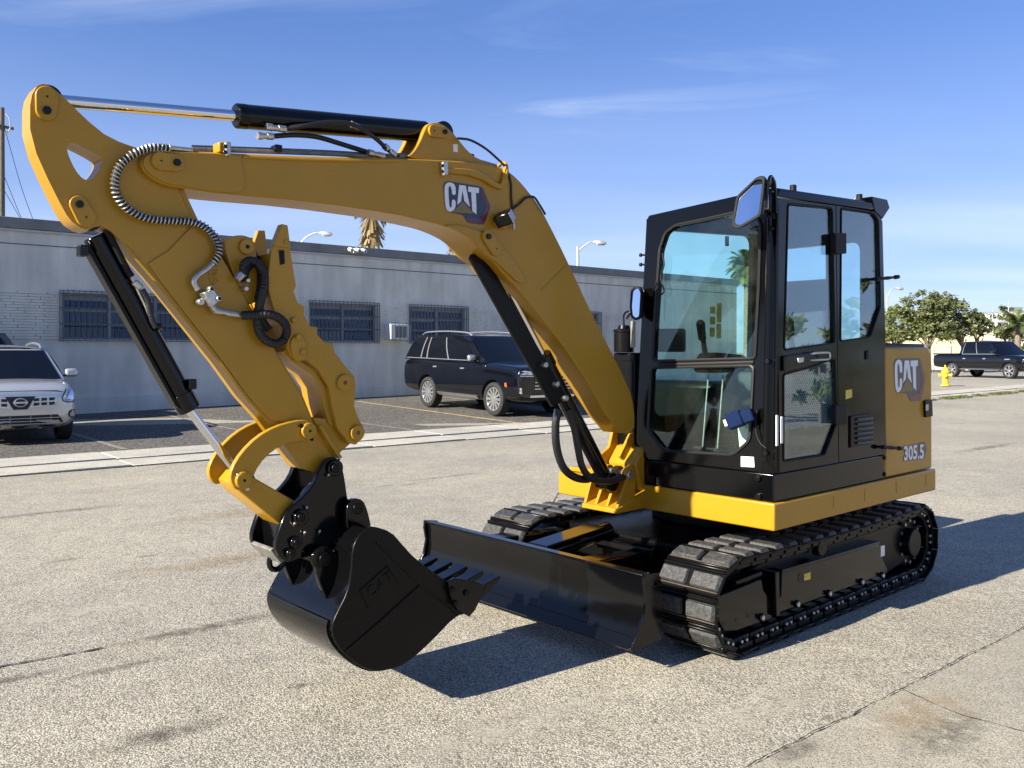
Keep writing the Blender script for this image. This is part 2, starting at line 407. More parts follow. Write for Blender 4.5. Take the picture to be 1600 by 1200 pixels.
def sheet(name, xs, ms, dz, m, kind='structure'):
    b = MB(); vs = []
    for i in xs:
        for j in ms:
            p = sm(i, j); vs.append((p.x, p.y, gz(p.x, p.y) + dz))
    n = len(ms)
    b.add(vs, [(i * n + j, i * n + j + 1, (i + 1) * n + j + 1, (i + 1) * n + j) for i in range(len(xs) - 1) for j in range(n - 1)])
    o = b.build(name, m, smooth=True)
    # sheets face up
    if o.data.polygons[0].normal.z < 0: o.data.flip_normals()
    o['kind'] = kind
    return o
def steps(a, b, d):
    n = max(1, int(round((b - a) / d))); return [a + (b - a) * k / n for k in range(n + 1)]
ground = sheet('ground', [-900, -400, -150, -60] + steps(-40, 80, 4) + [110, 200, 500, 1200], [-1500, -600, -250, -100] + steps(-60, 40, 2.5) + [70, 150, 400, 900], 0.0, 'road')
lot = sheet('parking_lot', steps(-12, 27.4, 1.5), steps(-0.2, 8.62, 1.0), 0.005, 'lot')
apron = sheet('concrete_apron', steps(-30, 60, 5), [20.76, 24, 28, 34, 45], 0.005, 'apron')
# sidewalk: separate slabs with open joints
walk = MB()
pa = [sm(-14, 8.64), sm(46, 8.64), sm(46, 10.42), sm(-14, 10.42)]
xs_ = steps(-14, 46, 3)
vs_ = []
for i in xs_:
    for j in (8.645, 10.415):
        p = sm(i, j); vs_.append((p.x, p.y, gz(p.x, p.y) + 0.008))
walk.add(vs_, [(2 * i, 2 * i + 1, 2 * i + 3, 2 * i + 2) for i in range(len(xs_) - 1)])
sidewalk = walk.build('sidewalk', 'crack'); sidewalk['kind'] = 'structure'
x = -13.0; k = 0
while x < 44:
    w = 1.86
    for m0, m1, hz in ((8.66, 9.62, 0.045), (9.655, 10.40, 0.025)):
        b = MB(); q = []
        for zz in (0.0, hz + random.uniform(-0.003, 0.004)):
            for (i, j) in ((x + 0.012, m0), (x + w - 0.012, m0), (x + w - 0.012, m1), (x + 0.012, m1)):
                p = sm(i, j); q.append((p.x, p.y, gz(p.x, p.y) + zz))
        b.hexa(q[:4], q[4:]); b.build('slab', 'walk', sidewalk, bevel=0.006, bseg=1)
    x += w
def ribbon(name, pts, wid, m, dz=0.006, jag=0.0, kind='structure', par=None):
    """flat strip following ground points (x, y), with ragged edges"""
    pts = [Vector(p[:2]) for p in pts]; fine = []
    for a, b in zip(pts[:-1], pts[1:]):
        n = max(2, int((b - a).length / (0.03 if jag else 0.5)))
        for k in range(n): fine.append(a.lerp(b, k / n))
    fine.append(pts[-1]); vs = []; off = 0
    for i, p in enumerate(fine):
        t = (fine[min(i + 1, len(fine) - 1)] - fine[max(i - 1, 0)]).normalized(); nn = Vector((-t.y, t.x))
        off += random.uniform(-1, 1) * jag * 0.5; off *= 0.93
        w = wid * (random.uniform(0.25, 1.3) if jag else 1)
        if jag and i in (0, len(fine) - 1): w = 0.002
        for s in (-1, 1):
            q = p + nn * (off + s * w / 2); vs.append((q.x, q.y, gz(q.x, q.y) + dz))
    b = MB(); b.add(vs, [(2 * i, 2 * i + 1, 2 * i + 3, 2 * i + 2) for i in range(len(fine) - 1)])
    o = b.build(name, m, par, smooth=False)
    if o.data.polygons[0].normal.z < 0: o.data.flip_normals()
    if par is None: o['kind'] = kind
    return o
ribbon('crack', [sm(s, 20.755) for s in steps(-10, 45, 2)], 0.008, 'crack', 0.010, 0.011, par=ground)
ribbon('crack', [G(1404, 1077), G(1500, 1118), G(1610, 1150)], 0.007, 'crack', 0.009, 0.010, par=apron)
ribbon('crack', [G(-80, 1058), G(0, 1043), G(90, 1026), G(165, 1012)], 0.016, 'crack', 0.006, 0.010, par=ground)
ribbon('crack', [G(165, 1012), G(290, 985), G(400, 972)], 0.004, 'crack', 0.006, 0.012, par=ground)
ribbon('crack', [G(862, 787), G(876, 764)], 0.010, 'crack', 0.006, 0.010, par=ground)
def soft_stain(name, c, dens):
    """thin grime that fades out towards the rim of its patch"""
    m = bpy.data.materials.new(name); m.use_nodes = True; nt = m.node_tree; N, L = nt.nodes, nt.links; N.clear()
    o = N.new('ShaderNodeOutputMaterial'); tr = N.new('ShaderNodeBsdfTransparent'); df = N.new('ShaderNodeBsdfDiffuse'); df.inputs['Color'].default_value = (*c, 1)
    uv = N.new('ShaderNodeUVMap'); ln = N.new('ShaderNodeVectorMath'); ln.operation = 'LENGTH'; L.new(uv.outputs[0], ln.inputs[0])
    mr = N.new('ShaderNodeMapRange'); mr.interpolation_type = 'SMOOTHSTEP'; mr.inputs['From Min'].default_value = 1.0; mr.inputs['From Max'].default_value = 0.1; L.new(ln.outputs['Value'], mr.inputs['Value'])
    t = N.new('ShaderNodeTexCoord'); nz = N.new('ShaderNodeTexNoise'); nz.inputs['Scale'].default_value = 9; nz.inputs['Detail'].default_value = 8; nz.inputs['Roughness'].default_value = 0.75; L.new(t.outputs['Object'], nz.inputs['Vector'])
    r = N.new('ShaderNodeMapRange'); r.inputs['From Min'].default_value = 0.38; r.inputs['From Max'].default_value = 0.62; L.new(nz.outputs['Fac'], r.inputs['Value'])
    mu = N.new('ShaderNodeMath'); mu.operation = 'MULTIPLY'; L.new(mr.outputs[0], mu.inputs[0]); L.new(r.outputs[0], mu.inputs[1])
    m2 = N.new('ShaderNodeMath'); m2.operation = 'MULTIPLY'; L.new(mu.outputs[0], m2.inputs[0]); m2.inputs[1].default_value = dens
    mx_ = N.new('ShaderNodeMixShader'); L.new(m2.outputs[0], mx_.inputs[0]); L.new(tr.outputs[0], mx_.inputs[1]); L.new(df.outputs[0], mx_.inputs[2]); L.new(mx_.outputs[0], o.inputs['Surface']); return m
M['grime'] = soft_stain('grime', (0.10, 0.09, 0.075), 0.62); M['rust'] = soft_stain('rust_wash', (0.33, 0.235, 0.13), 0.45); M['pale_wear'] = soft_stain('pale_wear', (0.50, 0.46, 0.38), 0.45)
def blot(px, py, rx, ry, m='grime', par=None):
    c = G(px, py); n = 24; pts = [(c.x, c.y, 0.0045)]; uv = [(0, 0)]
    for k in range(n):
        a = 2 * math.pi * k / n; d = WD * (rx * math.cos(a)) + WM * (ry * math.sin(a)); pts.append((c.x + d.x, c.y + d.y, 0.0045 + 0.0001 * len(ground.children))); uv.append((math.cos(a), math.sin(a)))
    pts[0] = (pts[0][0], pts[0][1], pts[1][2])
    b = MB(); b.add(pts, [(0, k + 1, (k + 1) % n + 1) for k in range(n)]); o = b.build('stain', m, par or ground, smooth=False)
    if o.data.polygons[0].normal.z < 0: o.data.flip_normals()
    ul = o.data.uv_layers.new(name='UVMap')
    for lp in o.data.loops: ul.data[lp.index].uv = uv[lp.vertex_index]
    try: o.visible_shadow = True
    except Exception: pass
for a in ((28, 1060, 0.30, 0.06), (170, 1047, 0.35, 0.05), (98, 876, 0.16, 0.05), (226, 870, 0.13, 0.05), (375, 873, 0.16, 0.05), (1225, 876, 0.08, 0.03), (1384, 1031, 0.05, 0.02), (600, 760, 0.2, 0.06), (640, 757, 0.2, 0.04), (330, 980, 0.7, 0.09), (250, 1150, 0.35, 0.12), (470, 1072, 0.10, 0.05), (1480, 1150, 0.4, 0.15), (1300, 1120, 0.1, 0.04), (1240, 1175, 0.2, 0.08), (90, 800, 0.9, 0.10), (700, 745, 0.8, 0.06), (1540, 700, 1.5, 0.15)):
    blot(*a)
for a in ((395, 800, 1.1, 0.35), (330, 880, 0.9, 0.25), (1440, 1120, 0.5, 0.2)): blot(*a, 'rust')
for a in ((120, 960, 1.0, 0.2), (800, 1140, 0.9, 0.25), (200, 760, 2.0, 0.4), (1200, 1110, 0.6, 0.2), (1500, 640, 3.0, 0.5), (560, 800, 1.0, 0.2)): blot(*a, 'pale_wear')
# parking bay lines, drain
def bay(x0, m0, m1, m='linepaint'): ribbon('bay_line', [sm(x0, m0), sm(x0, m1)], 0.10, m, 0.010, par=lot)
bay(8.55, 1.2, 8.4); bay(5.9, 1.2, 8.2, 'fadedpaint'); bay(3.2, 1.2, 8.2, 'fadedpaint'); bay(0.5, 1.2, 8.2, 'fadedpaint'); bay(11.25, 1.2, 8.3, 'fadedpaint')
ribbon('bay_line', [sm(-1, 1.3), sm(8, 1.3)], 0.05, 'fadedpaint', 0.010, par=lot)

# ------------------------------------------------------------------ the excavator
# machine coordinates: f forward, n towards the door side, z up; (0, 0) is the front corner of the frame on the door side
C42, S42 = math.cos(R(42)), math.sin(R(42))
CX, CY = 1.36, 4.48
OF, ON = 0.90, 0.95
ex = empty('excavator', (CX + C42 * OF - S42 * ON, CY + S42 * OF + C42 * ON, 0), R(222))
tag(ex, 'yellow and black tracked excavator with glazed cab, dozer blade and bucket on the asphalt', 'excavator')
def E(f, n, z): return Vector((f + OF, n + ON, z))
def FZ(px, py, n):
    """picture point to (f, z) in the upright plane n of the machine"""
    x0, y0 = CX + S42 * n, CY - C42 * n; a = (px - 800) / FPX
    f = (x0 - a * y0) / (C42 - S42 * a); Y = y0 - S42 * f
    return f, CAM_H + (HOR - py) * Y / FPX
def NZ(px, py, f):
    x0, y0 = CX - C42 * f, CY - S42 * f; a = (px - 800) / FPX
    n = (a * y0 - x0) / (S42 + C42 * a); Y = y0 - C42 * n
    return n, CAM_H + (HOR - py) * Y / FPX
def FZl(pts, n): return [FZ(x, y, n) for x, y in pts]
def P3(px, py, n): f, z = FZ(px, py, n); return E(f, n, z)
def plate(name, pts, nref, n0, n1, m, parent, bevel=0.004, holes=(), it=0, rnd=0.0, bseg=2):
    """outline (picture points read in the plane nref) as a real plate from n0 to n1"""
    p = FZl(pts, nref)
    if it: p = chaikin(p, it)
    if rnd: p = rounded(p, rnd)
    hs = [chaikin(FZl(h, nref), 2) for h in holes]
    b = MB(); b.prism(p, hs, lambda f, z: E(f, n0, z), lambda f, z: E(f, n1, z))
    return b.build(name, m, parent, bevel=bevel, bseg=bseg)
def plate_fz(name, p, n0, n1, m, parent, bevel=0.004, holes=()):
    b = MB(); b.prism(p, holes, lambda f, z: E(f, n0, z), lambda f, z: E(f, n1, z))
    return b.build(name, m, parent, bevel=bevel)
def pin(name, px, py, nref, n0, n1, r, m, parent, bevel=0.003):
    f, z = FZ(px, py, nref); b = MB(); b.cyl(E(f, n0, z), E(f, n1, z), r, 22)
    return b.build(name, m, parent, bevel=bevel)
def cap(px0, py0, px1, py1, n, r, parent, m='yellow', t=0.014):
    """keeper plate over a pin with its bolt"""
    a, b_ = Vector(FZ(px0, py0, n)), Vector(FZ(px1, py1, n)); d = (b_ - a).normalized(); ang = math.atan2(d.y, d.x); p = []
    for k in range(13): t_ = ang + math.pi / 2 + math.pi * k / 12; p.append((a.x + r * math.cos(t_), a.y + r * math.sin(t_)))
    for k in range(13): t_ = ang - math.pi / 2 + math.pi * k / 12; p.append((b_.x + r * 0.92 * math.cos(t_), b_.y + r * 0.92 * math.sin(t_)))
    plate_fz('pin_cap', p, n, n + t, m, parent, 0.003)
    q = MB(); q.cyl(E(b_.x, n + t, b_.y), E(b_.x, n + t + 0.012, b_.y), r * 0.42, 6); q.build('bolt', 'black', parent, bevel=0.002)
    q = MB(); q.cyl(E(a.x, n + t, a.y), E(a.x, n + t + 0.002, a.y), r * 0.10, 8); q.build('bolt', 'satin', parent)
def hosepath(name, pts, n, r, m, parent, sub=8, dn=None):
    P = [P3(x, y, n if dn is None else n + dn[i]) for i, (x, y) in enumerate(pts)]
    b = MB(); b.tube(spline(P, sub), r, 10); return b.build(name, m, parent)

# ---- upper frame
hf = MB()
ol = [(0, 0.0), (0, -0.955), (-0.10, -0.96), (-0.10, -1.10), (-0.02, -1.10), (-0.02, -1.60), (-0.25, -1.66), (-1.6, -1.66), (-1.9, -1.5), (-2.02, -1.2), (-2.02, 0.0)]
hf.prism(ol, [], lambda f, n: E(f, n, 0.618), lambda f, n: E(f, n, 0.763))
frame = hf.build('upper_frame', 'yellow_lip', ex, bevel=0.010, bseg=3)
for t_ in (-0.62, -1.0, -1.42, -1.86):
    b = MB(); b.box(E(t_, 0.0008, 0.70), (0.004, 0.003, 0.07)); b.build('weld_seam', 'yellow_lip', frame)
b = MB()
for k in range(6): b.box(E(-0.30 - 0.05 * k, -1.40, 0.775), (0.025, 0.30, 0.03))
b.build('step_tread', 'rubber', frame)
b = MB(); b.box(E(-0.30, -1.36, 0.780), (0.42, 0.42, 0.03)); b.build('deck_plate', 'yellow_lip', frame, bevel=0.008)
# engine housing behind and right of the boom, largely hidden by it
b = MB(); b.box(E(-1.35, -1.28, 1.06), (1.0, 0.62, 0.59)); b.build('engine_housing', 'satin', ex, bevel=0.05, bseg=3)
f_, z_ = FZ(975, 548, -1.06)
b = MB(); b.box(E(f_ - 0.06, -1.045, (0.765 + z_ - 0.012) / 2), (0.16, 0.17, z_ - 0.012 - 0.765)); box_ = b.build('side_box', 'satin', ex, bevel=0.01)
b = MB(); b.box(E(f_ + 0.022, -1.03, z_ - 0.16), (0.008, 0.11, 0.20)); b.build('panel', 'cabblack', box_, bevel=0.004)
b = MB(); b.lathe([(0, 0.058), (0.004, 0.062), (0.12, 0.062), (0.125, 0.066), (0.14, 0.066), (0.145, 0.04), (0.165, 0.034), (0.168, 0.0)], E(f_, -1.06, z_ - 0.01), (0, 0, 1)); can = b.build('air_filter_canister', 'satin', ex)
b = MB(); b.tube(spline([E(f_, -1.06, z_ + .15), E(f_, -1.06, z_ + 0.22), E(f_, -1.02, z_ + 0.24), E(f_, -0.96, z_ + 0.22)], 6), 0.006, 8); b.build('bracket', 'satin', can)
b = MB(); b.box(E(f_ + 0.02, -0.972, z_ + 0.10), (0.004, 0.035, 0.16)); b.build('label_plate', 'greysteel', can)

# ---- engine side cover, rear
cv = MB()
cvp = rounded([(-1.295, 0.768), (-1.992, 0.768), (-1.985, 1.535), (-1.93, 1.585), (-1.295, 1.580)], [0.0, 0.02, 0.02, 0.02, 0.0])
cv.prism(cvp, [], lambda f, z: E(f, -0.012, z), lambda f, z: E(f, -0.90, z))
cover = cv.build('engine_cover', 'yellow_panel', ex, bevel=0.018, bseg=3)
b = MB(); b.prism([(-1.287, 1.560), (-1.935, 1.560), (-1.915, 1.604), (-1.287, 1.606)], [], lambda f, z: E(f, -0.03, z), lambda f, z: E(f, -0.90, z)); b.build('hood_top', 'satin', cover, bevel=0.01)
b = MB(); b.prism([(-1.29, 0.77), (-1.28, 0.77), (-1.28, 1.58), (-1.29, 1.58)], [], lambda f, z: E(f, -0.02, z), lambda f, z: E(f, -0.9, z)); b.build('seal', 'rubber', cover)
plate('latch', [(1442, 626), (1453, 624), (1454, 650), (1443, 652)], -0.012, -0.010, 0.004, 'satin', cover, 0.003)
plate('latch_button', [(1446, 632), (1450, 631), (1450, 641), (1446, 642)], 0.004, 0.004, 0.009, 'steel', cover, 0.002)

# ---- badge shared by cover and boom (u right, v down, both 0..1)
LOGO = {
 'navy': [(25, 200), (55, 145), (110, 135), (600, 215), (640, 240), (760, 530), (660, 795), (620, 805), (420, 782), (385, 755), (335, 660), (150, 620), (90, 605), (50, 540)],
 'band': [(612, 240), (640, 252), (748, 530), (655, 782), (620, 794), (425, 772), (395, 748), (382, 712), (612, 715), (690, 530), (606, 285)],
 'c': [(40, 230), (60, 172), (110, 148), (170, 162), (205, 200), (215, 260), (215, 345), (160, 345), (152, 260), (132, 207), (108, 207), (98, 260), (110, 480), (122, 540), (140, 546), (155, 520), (155, 420), (210, 425), (214, 520), (190, 580), (140, 610), (92, 600), (60, 550), (45, 420)],
 'a': [(270, 190), (370, 203), (435, 530), (350, 440), (345, 395), (322, 275), (303, 400), (300, 445), (240, 500), (255, 340)],
 't': [(410, 215), (580, 238), (575, 318), (530, 312), (540, 650), (475, 598), (458, 303), (410, 296)],
 'tri': [(327, 450), (496, 640), (160, 615)]}
def logo_uv(p): return ((p[0] - 25) / 735.0, (p[1] - 0.16 * (p[0] - 25) - 135) / 590.0)
def badge(parent, fn, s, mats):
    """fn(u, v) -> (f, z); s = plane n of the panel"""
    for i, (key, nm) in enumerate((('navy', 'badge'), ('band', 'badge_band'), ('c', 'letter'), ('a', 'letter'), ('t', 'letter'), ('tri', 'badge_triangle'))):
        p = [fn(*logo_uv(q)) for q in LOGO[key]]
        if key == 'c': p = chaikin(p, 1)
        if key in ('navy',): p = rounded(p, 0.012, 3)
        h = (0.0012, 0.0022, 0.0032, 0.0032, 0.0032, 0.0032)[i]
        b = MB(); b.prism(p, [], lambda f, z: E(f, s + 0.0004, z), lambda f, z: E(f, s + h, z)); b.build(nm, mats[i], parent)
    p = [fn(*logo_uv(q)) for q in LOGO['navy']]; c = Vector((sum(q[0] for q in p) / len(p), sum(q[1] for q in p) / len(p)))
    p = [tuple(c + (Vector(q) - c) * 1.03) for q in p]; b = MB(); b.prism(rounded(p, 0.012, 3), [], lambda f, z: E(f, s + 0.0003, z), lambda f, z: E(f, s + 0.0007, z)); b.build('badge_edge', mats[6], parent)
badge(cover, lambda u, v: FZ(1396.4 + 49.2 * u, 562 + 66 * v - 1.0 * u, -0.012), -0.012, ('badge_grey', 'badge_rose', 'white', 'white', 'white', 'bronze', 'bronze'))
def number(parent, txt, bold, h, m, nm, x0, x1, y0, y1, sl, n):
    me = text_mesh(txt, bold); xs = [v.co.x for v in me.vertices]; ys = [v.co.y for v in me.vertices]
    ax, bx, ay, by = NUMBOX
    for v in me.vertices:
        u, w = (v.co.x - ax) / (bx - ax), (v.co.y - ay) / (by - ay)
        px = x0 + (x1 - x0) * u; py = y1 + (y0 - y1) * w + sl * u
        f, z = FZ(px, py, n); v.co = E(f, n + h, z)
    me.materials.clear(); me.materials.append(M[m]); o = link(nm, me, parent); return o
_t = text_mesh('305.5', 0.03); NUMBOX = (min(v.co.x for v in _t.vertices), max(v.co.x for v in _t.vertices), min(v.co.y for v in _t.vertices), max(v.co.y for v in _t.vertices))
number(cover, '305.5', 0.085, 0.0012, 'navy', 'number_outline', 1412, 1443, 697, 720, -3.5, -0.012)  # dark printed outline, a bolder copy behind the white digits
number(cover, '305.5', 0.03, 0.0026, 'white', 'number', 1412, 1443, 697, 720, -3.5, -0.012)
plate('number_backing', [(1434, 692), (1445, 690), (1448, 703), (1444, 716), (1434, 718)], -0.012, -0.0118, -0.0112, 'badge_grey', cover, 0, rnd=0.004)

# ---- swing bracket at the foot of the boom
sb = MB(); sb.prism([(-0.10, 0.625), (0.27, 0.625), (0.27, 0.652), (0.10, 0.70), (-0.10, 0.76)], [], lambda f, z: E(f, -0.845, z), lambda f, z: E(f, -1.115, z))
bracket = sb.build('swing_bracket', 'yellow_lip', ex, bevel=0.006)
for n0, p in ((-0.85, [(0.10, 0.66), (0.255, 0.652), (0.18, 0.80), (0.165, 0.88), (0.12, 0.90), (0.09, 0.84)]), (-0.925, [(-0.02, 0.66), (0.258, 0.65), (0.16, 0.83), (0.09, 0.86), (-0.02, 0.80)]), (-1.01, [(-0.02, 0.66), (0.258, 0.65), (0.16, 0.83), (0.09, 0.86), (-0.02, 0.80)]), (-1.09, [(-0.09, 0.66), (0.262, 0.652), (0.19, 0.84), (0.13, 0.93), (0.05, 0.97), (0.00, 1.12), (-0.09, 1.16)])):
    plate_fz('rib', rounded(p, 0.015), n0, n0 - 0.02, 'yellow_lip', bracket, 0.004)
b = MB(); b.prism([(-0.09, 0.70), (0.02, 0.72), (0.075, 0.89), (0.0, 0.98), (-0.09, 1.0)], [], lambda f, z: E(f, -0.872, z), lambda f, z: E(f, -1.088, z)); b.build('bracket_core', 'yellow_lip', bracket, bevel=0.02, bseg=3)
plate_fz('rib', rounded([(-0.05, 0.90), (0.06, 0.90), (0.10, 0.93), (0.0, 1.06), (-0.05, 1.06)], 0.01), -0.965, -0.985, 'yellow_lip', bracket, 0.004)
for n0, n1 in ((-0.845, -0.875), (-0.92, -0.95), (-1.00, -1.035), (-1.085, -1.115)):
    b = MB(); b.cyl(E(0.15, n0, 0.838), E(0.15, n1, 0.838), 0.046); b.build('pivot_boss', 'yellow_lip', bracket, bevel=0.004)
b = MB(); b.cyl(E(0.15, -0.835, 0.838), E(0.15, -1.125, 0.838), 0.026); b.build('pin', 'steel', bracket, bevel=0.004)
# ---- boom
BN, BF = -0.842, -1.052
boom_px = [(219, 258), (221, 246), (231, 237), (248, 233), (300, 236), (359, 239), (465, 244), (621, 247), (690, 250), (743, 253), (777, 260), (793, 266), (809, 279), (827, 300), (842, 320), (857, 347), (886, 405), (925, 490), (984, 605), (992, 640), (992, 678), (962, 676), (905, 572), (814, 457), (789, 430), (771, 408), (757, 399), (747, 386), (734, 372), (715, 361), (690, 351), (660, 344), (618, 334), (480, 314), (340, 302), (286, 294), (262, 291), (240, 281), (226, 270)]
boom = plate('boom', boom_px, BN, BN, BF, 'yellow', ex, 0.007, it=1, bseg=3)
for v_ in boom.data.vertices:      # the box section narrows towards the foot
    if v_.co.z < 1.75 and v_.co.x - OF < 0.75:
        t_ = min(1.0, (1.75 - v_.co.z) / 0.6); c_ = (BN + BF) / 2 + ON
        if v_.co.y < c_: v_.co.y += 0.07 * t_
# raised side plates, flanges and weld beads that break up the flat side
plate('nose_plate', [(222, 257), (224, 246), (233, 240), (250, 236), (330, 240), (372, 242), (378, 262), (381, 288), (376, 303), (330, 299), (286, 291), (262, 288), (242, 279), (228, 268)], BN, BN, BN + 0.010, 'yellow', boom, 0.003, it=1)
plate('knee_plate', [(690, 352), (716, 352), (746, 360), (775, 378), (800, 404), (822, 440), (810, 444), (790, 425), (772, 408), (757, 399), (747, 387), (734, 373), (714, 362)], BN, BN, BN + 0.012, 'yellow', boom, 0.003, it=1)
plate('side_rib', [(690, 262), (745, 266), (775, 288), (781, 287), (786, 258), (792, 262), (787, 294), (775, 297), (742, 276), (690, 270)], BN, BN, BN + 0.02, 'yellow', boom, 0.004, it=1)
for (a, c) in (((846, 453), (884, 415)), ((925, 528), (925, 490))):
    b = MB(); b.tube([P3(*a, BN), P3(*c, BN)], 0.004, 8); b.build('weld_bead', 'yellow', boom)
b = MB(); b.tube([P3(x, y, BN + 0.001) for x, y in ((621, 251), (540, 251), (465, 249), (379, 245))], 0.008, 8); b.build('edge_rail', 'yellow', boom)
cap(250, 252, 274, 255, BN + 0.010, 0.034, boom)
cap(773, 389, 760, 370, BN + 0.012, 0.036, boom)
plate('cylinder_bracket', [(634, 246), (645, 238), (655, 222), (663, 202), (668, 194), (678, 191), (690, 194), (704, 204), (716, 219), (730, 236), (745, 248), (778, 260), (740, 262), (690, 254)], BN - 0.03, BN - 0.025, BN - 0.055, 'yellow', boom, 0.004, it=1)
plate('cylinder_bracket', [(634, 246), (645, 238), (655, 222), (663, 202), (668, 194), (678, 191), (690, 194), (704, 204), (716, 219), (730, 236), (745, 248), (778, 260), (740, 262), (690, 254)], BN - 0.03, BF + 0.055, BF + 0.025, 'yellow', boom, 0.004, it=1)
cap(676, 205, 692, 207, BN - 0.025, 0.030, boom)
plate('label_plate', [(708, 225), (715, 226), (715, 238), (708, 237)], BN - 0.025, BN - 0.0245, BN - 0.0235, 'sticker', boom, 0)
badge(boom, lambda u, v: FZ(692.5 + 73.5 * u, 283.5 + 59 * v + 11.8 * u, BN), BN, ('navy', 'maroon', 'white', 'white', 'white', 'bronze', 'bronze'))
for (x, y) in ((690, 262), (351, 232)):
    plate('hose_clamp', [(x - 4, y - 8), (x + 4, y - 9), (x + 5, y + 12), (x - 2, y + 14)], BN, BN + 0.012, BN + 0.03, 'steel', boom, 0.004, rnd=0.006)
    for dy in (-3, 6): pin('bolt', x + 1, y + dy, BN + 0.03, BN + 0.03, BN + 0.036, 0.008, 'black', boom)
plate('hose_clamp', [(340, 222), (359, 222), (361, 238), (341, 238)], BN, BN + 0.012, BN - 0.05, 'yellow', boom, 0.005)
# hoses and steel pipes along the boom
for dn, off in ((-0.06, 0), (-0.10, -3)):
    b = MB(); b.tube(spline([P3(300, 233 + off, BN + dn), P3(420, 237 + off, BN + dn), P3(520, 241 + off, BN + dn), P3(600, 246 + off, BN + dn), P3(640, 244 + off, BN + dn), P3(700, 246 + off, BN + dn), P3(745, 254 + off, BN + dn), P3(775, 262 + off, BN + dn)], 5), 0.009, 8); b.build('steel_pipe', 'greysteel', boom)
for x, y in ((668, 240), (733, 246), (432, 233)):
    b = MB(); b.box(P3(x, y, BN - 0.06), (0.03, 0.05, 0.03)); b.build('pipe_clip', 'black', boom, bevel=0.004)
hosepath('hose', [(448, 201), (480, 196), (515, 191), (545, 193), (565, 201), (590, 219), (605, 233), (622, 244)], -0.90, 0.010, 'hose', boom, dn=[0, .03, .03, .03, .03, .02, .01, 0])
hosepath('hose', [(424, 213), (460, 211), (495, 214), (530, 224), (575, 238), (606, 246)], -0.92, 0.011, 'hose', boom)
for pts in (((416, 198), (446, 202)), ((402, 212), (426, 213)), ((600, 228), (618, 243)), ((575, 238), (600, 244)), ((548, 194), (560, 199))):
    b = MB(); q = [P3(*p, -0.893) for p in pts]; b.tube([q[0], q[0].lerp(q[1], 0.3), q[0].lerp(q[1], 0.31), q[0].lerp(q[1], .6), q[0].lerp(q[1], .61), q[1]], [0.016, 0.016, 0.012, 0.012, 0.015, 0.015], 8); b.build('hose_fitting', 'steel', boom)
hosepath('cable', [(715, 216), (735, 219), (757, 231), (775, 246), (790, 262), (798, 285), (799, 310), (802, 345)], BN + 0.005, 0.006, 'hose', boom)
hosepath('cable', [(799, 328), (812, 318), (822, 309), (834, 308), (843, 320), (852, 335)], BN + 0.012, 0.006, 'hose', boom)
b = MB(); b.tube(spline([P3(777, 262, BN - 0.1), P3(784, 255, BN - 0.06), P3(790, 256, BN), P3(792, 266, BN + 0.015), P3(788, 280, BN + 0.015), P3(784, 290, BN)], 5), 0.009, 8); b.build('hose_guide', 'yellow', boom)
# work light on the boom
wlp = FZ(789, 341, BN + 0.06)
b = MB(); rotl = Matrix.Rotation(R(35), 3, 'Y') @ Matrix.Rotation(R(25), 3, 'Z'); b.box(E(wlp[0], BN + 0.055, wlp[1]), (0.07, 0.085, 0.062), rotl); wlo = b.build('work_light', 'black', boom, bevel=0.008)
b = MB(); b.box(E(wlp[0], BN + 0.055, wlp[1]) + rotl @ Vector((0.0, 0.0445, 0.0)), (0.055, 0.004, 0.05), rotl); b.build('lamp_lens', 'steel', boom, bevel=0.003)
b = MB(); b.box(E(wlp[0] - 0.01, BN + 0.01, wlp[1] - 0.03), (0.07, 0.03, 0.03)); b.build('lamp_mount', 'yellow', boom, bevel=0.004)
b = MB(); b.tube([P3(802, 345, BN + 0.02), P3(803, 358, BN + 0.02)], 0.007, 8); b.build('connector', 'steel', boom)
# ---- boom lift cylinder
def along(p, q, t): return p.lerp(q, t)
CN = -0.947
c0, c1 = P3(763, 392, CN), P3(952, 770, CN); c1 = E(0.165, CN, 0.845) if False else P3(948, 752, CN)
b = MB(); b.tube([along(c0, c1, 0.44), along(c0, c1, 0.97)], 0.044, 20); bc = b.build('boom_cylinder', 'black', ex, bevel=0.005)
b = MB(); b.tube([along(c0, c1, 0.01), along(c0, c1, 0.45)], 0.024, 18); b.build('rod', 'chrome', bc)
b = MB(); b.tube([along(c0, c1, 0.42), along(c0, c1, 0.47)], 0.052, 20); b.build('gland', 'black', bc, bevel=0.004)
b = MB(); b.cyl(c0 + Vector((0, .05, 0)), c0 - Vector((0, .05, 0)), 0.05); b.build('rod_eye', 'black', bc, bevel=0.004)
b = MB(); b.cyl(c1 + Vector((0, .05, 0)), c1 - Vector((0, .05, 0)), 0.055); b.build('rod_eye', 'black', bc, bevel=0.004)
plate('guard', [(735, 404), (738, 397), (748, 397), (760, 403), (886, 622), (864, 636)], -0.905, -0.900, -0.925, 'satin', bc, 0.004)
hosepath('hose', [(872, 640), (868, 665), (870, 700), (880, 730), (897, 745), (915, 749), (930, 744)], -0.90, 0.022, 'hose', bc)
hosepath('hose', [(888, 640), (898, 672), (903, 700), (910, 730), (925, 748), (950, 752), (975, 745)], -0.86, 0.020, 'hose', bc)
for (x, y) in ((850, 570), (868, 600), (882, 622)):
    b = MB(); q = P3(x, y, -0.885); b.cyl(q + Vector((0, -.02, 0)), q + Vector((0, .02, 0)), 0.016, 8); b.build('hose_fitting', 'steel', bc, bevel=0.003)
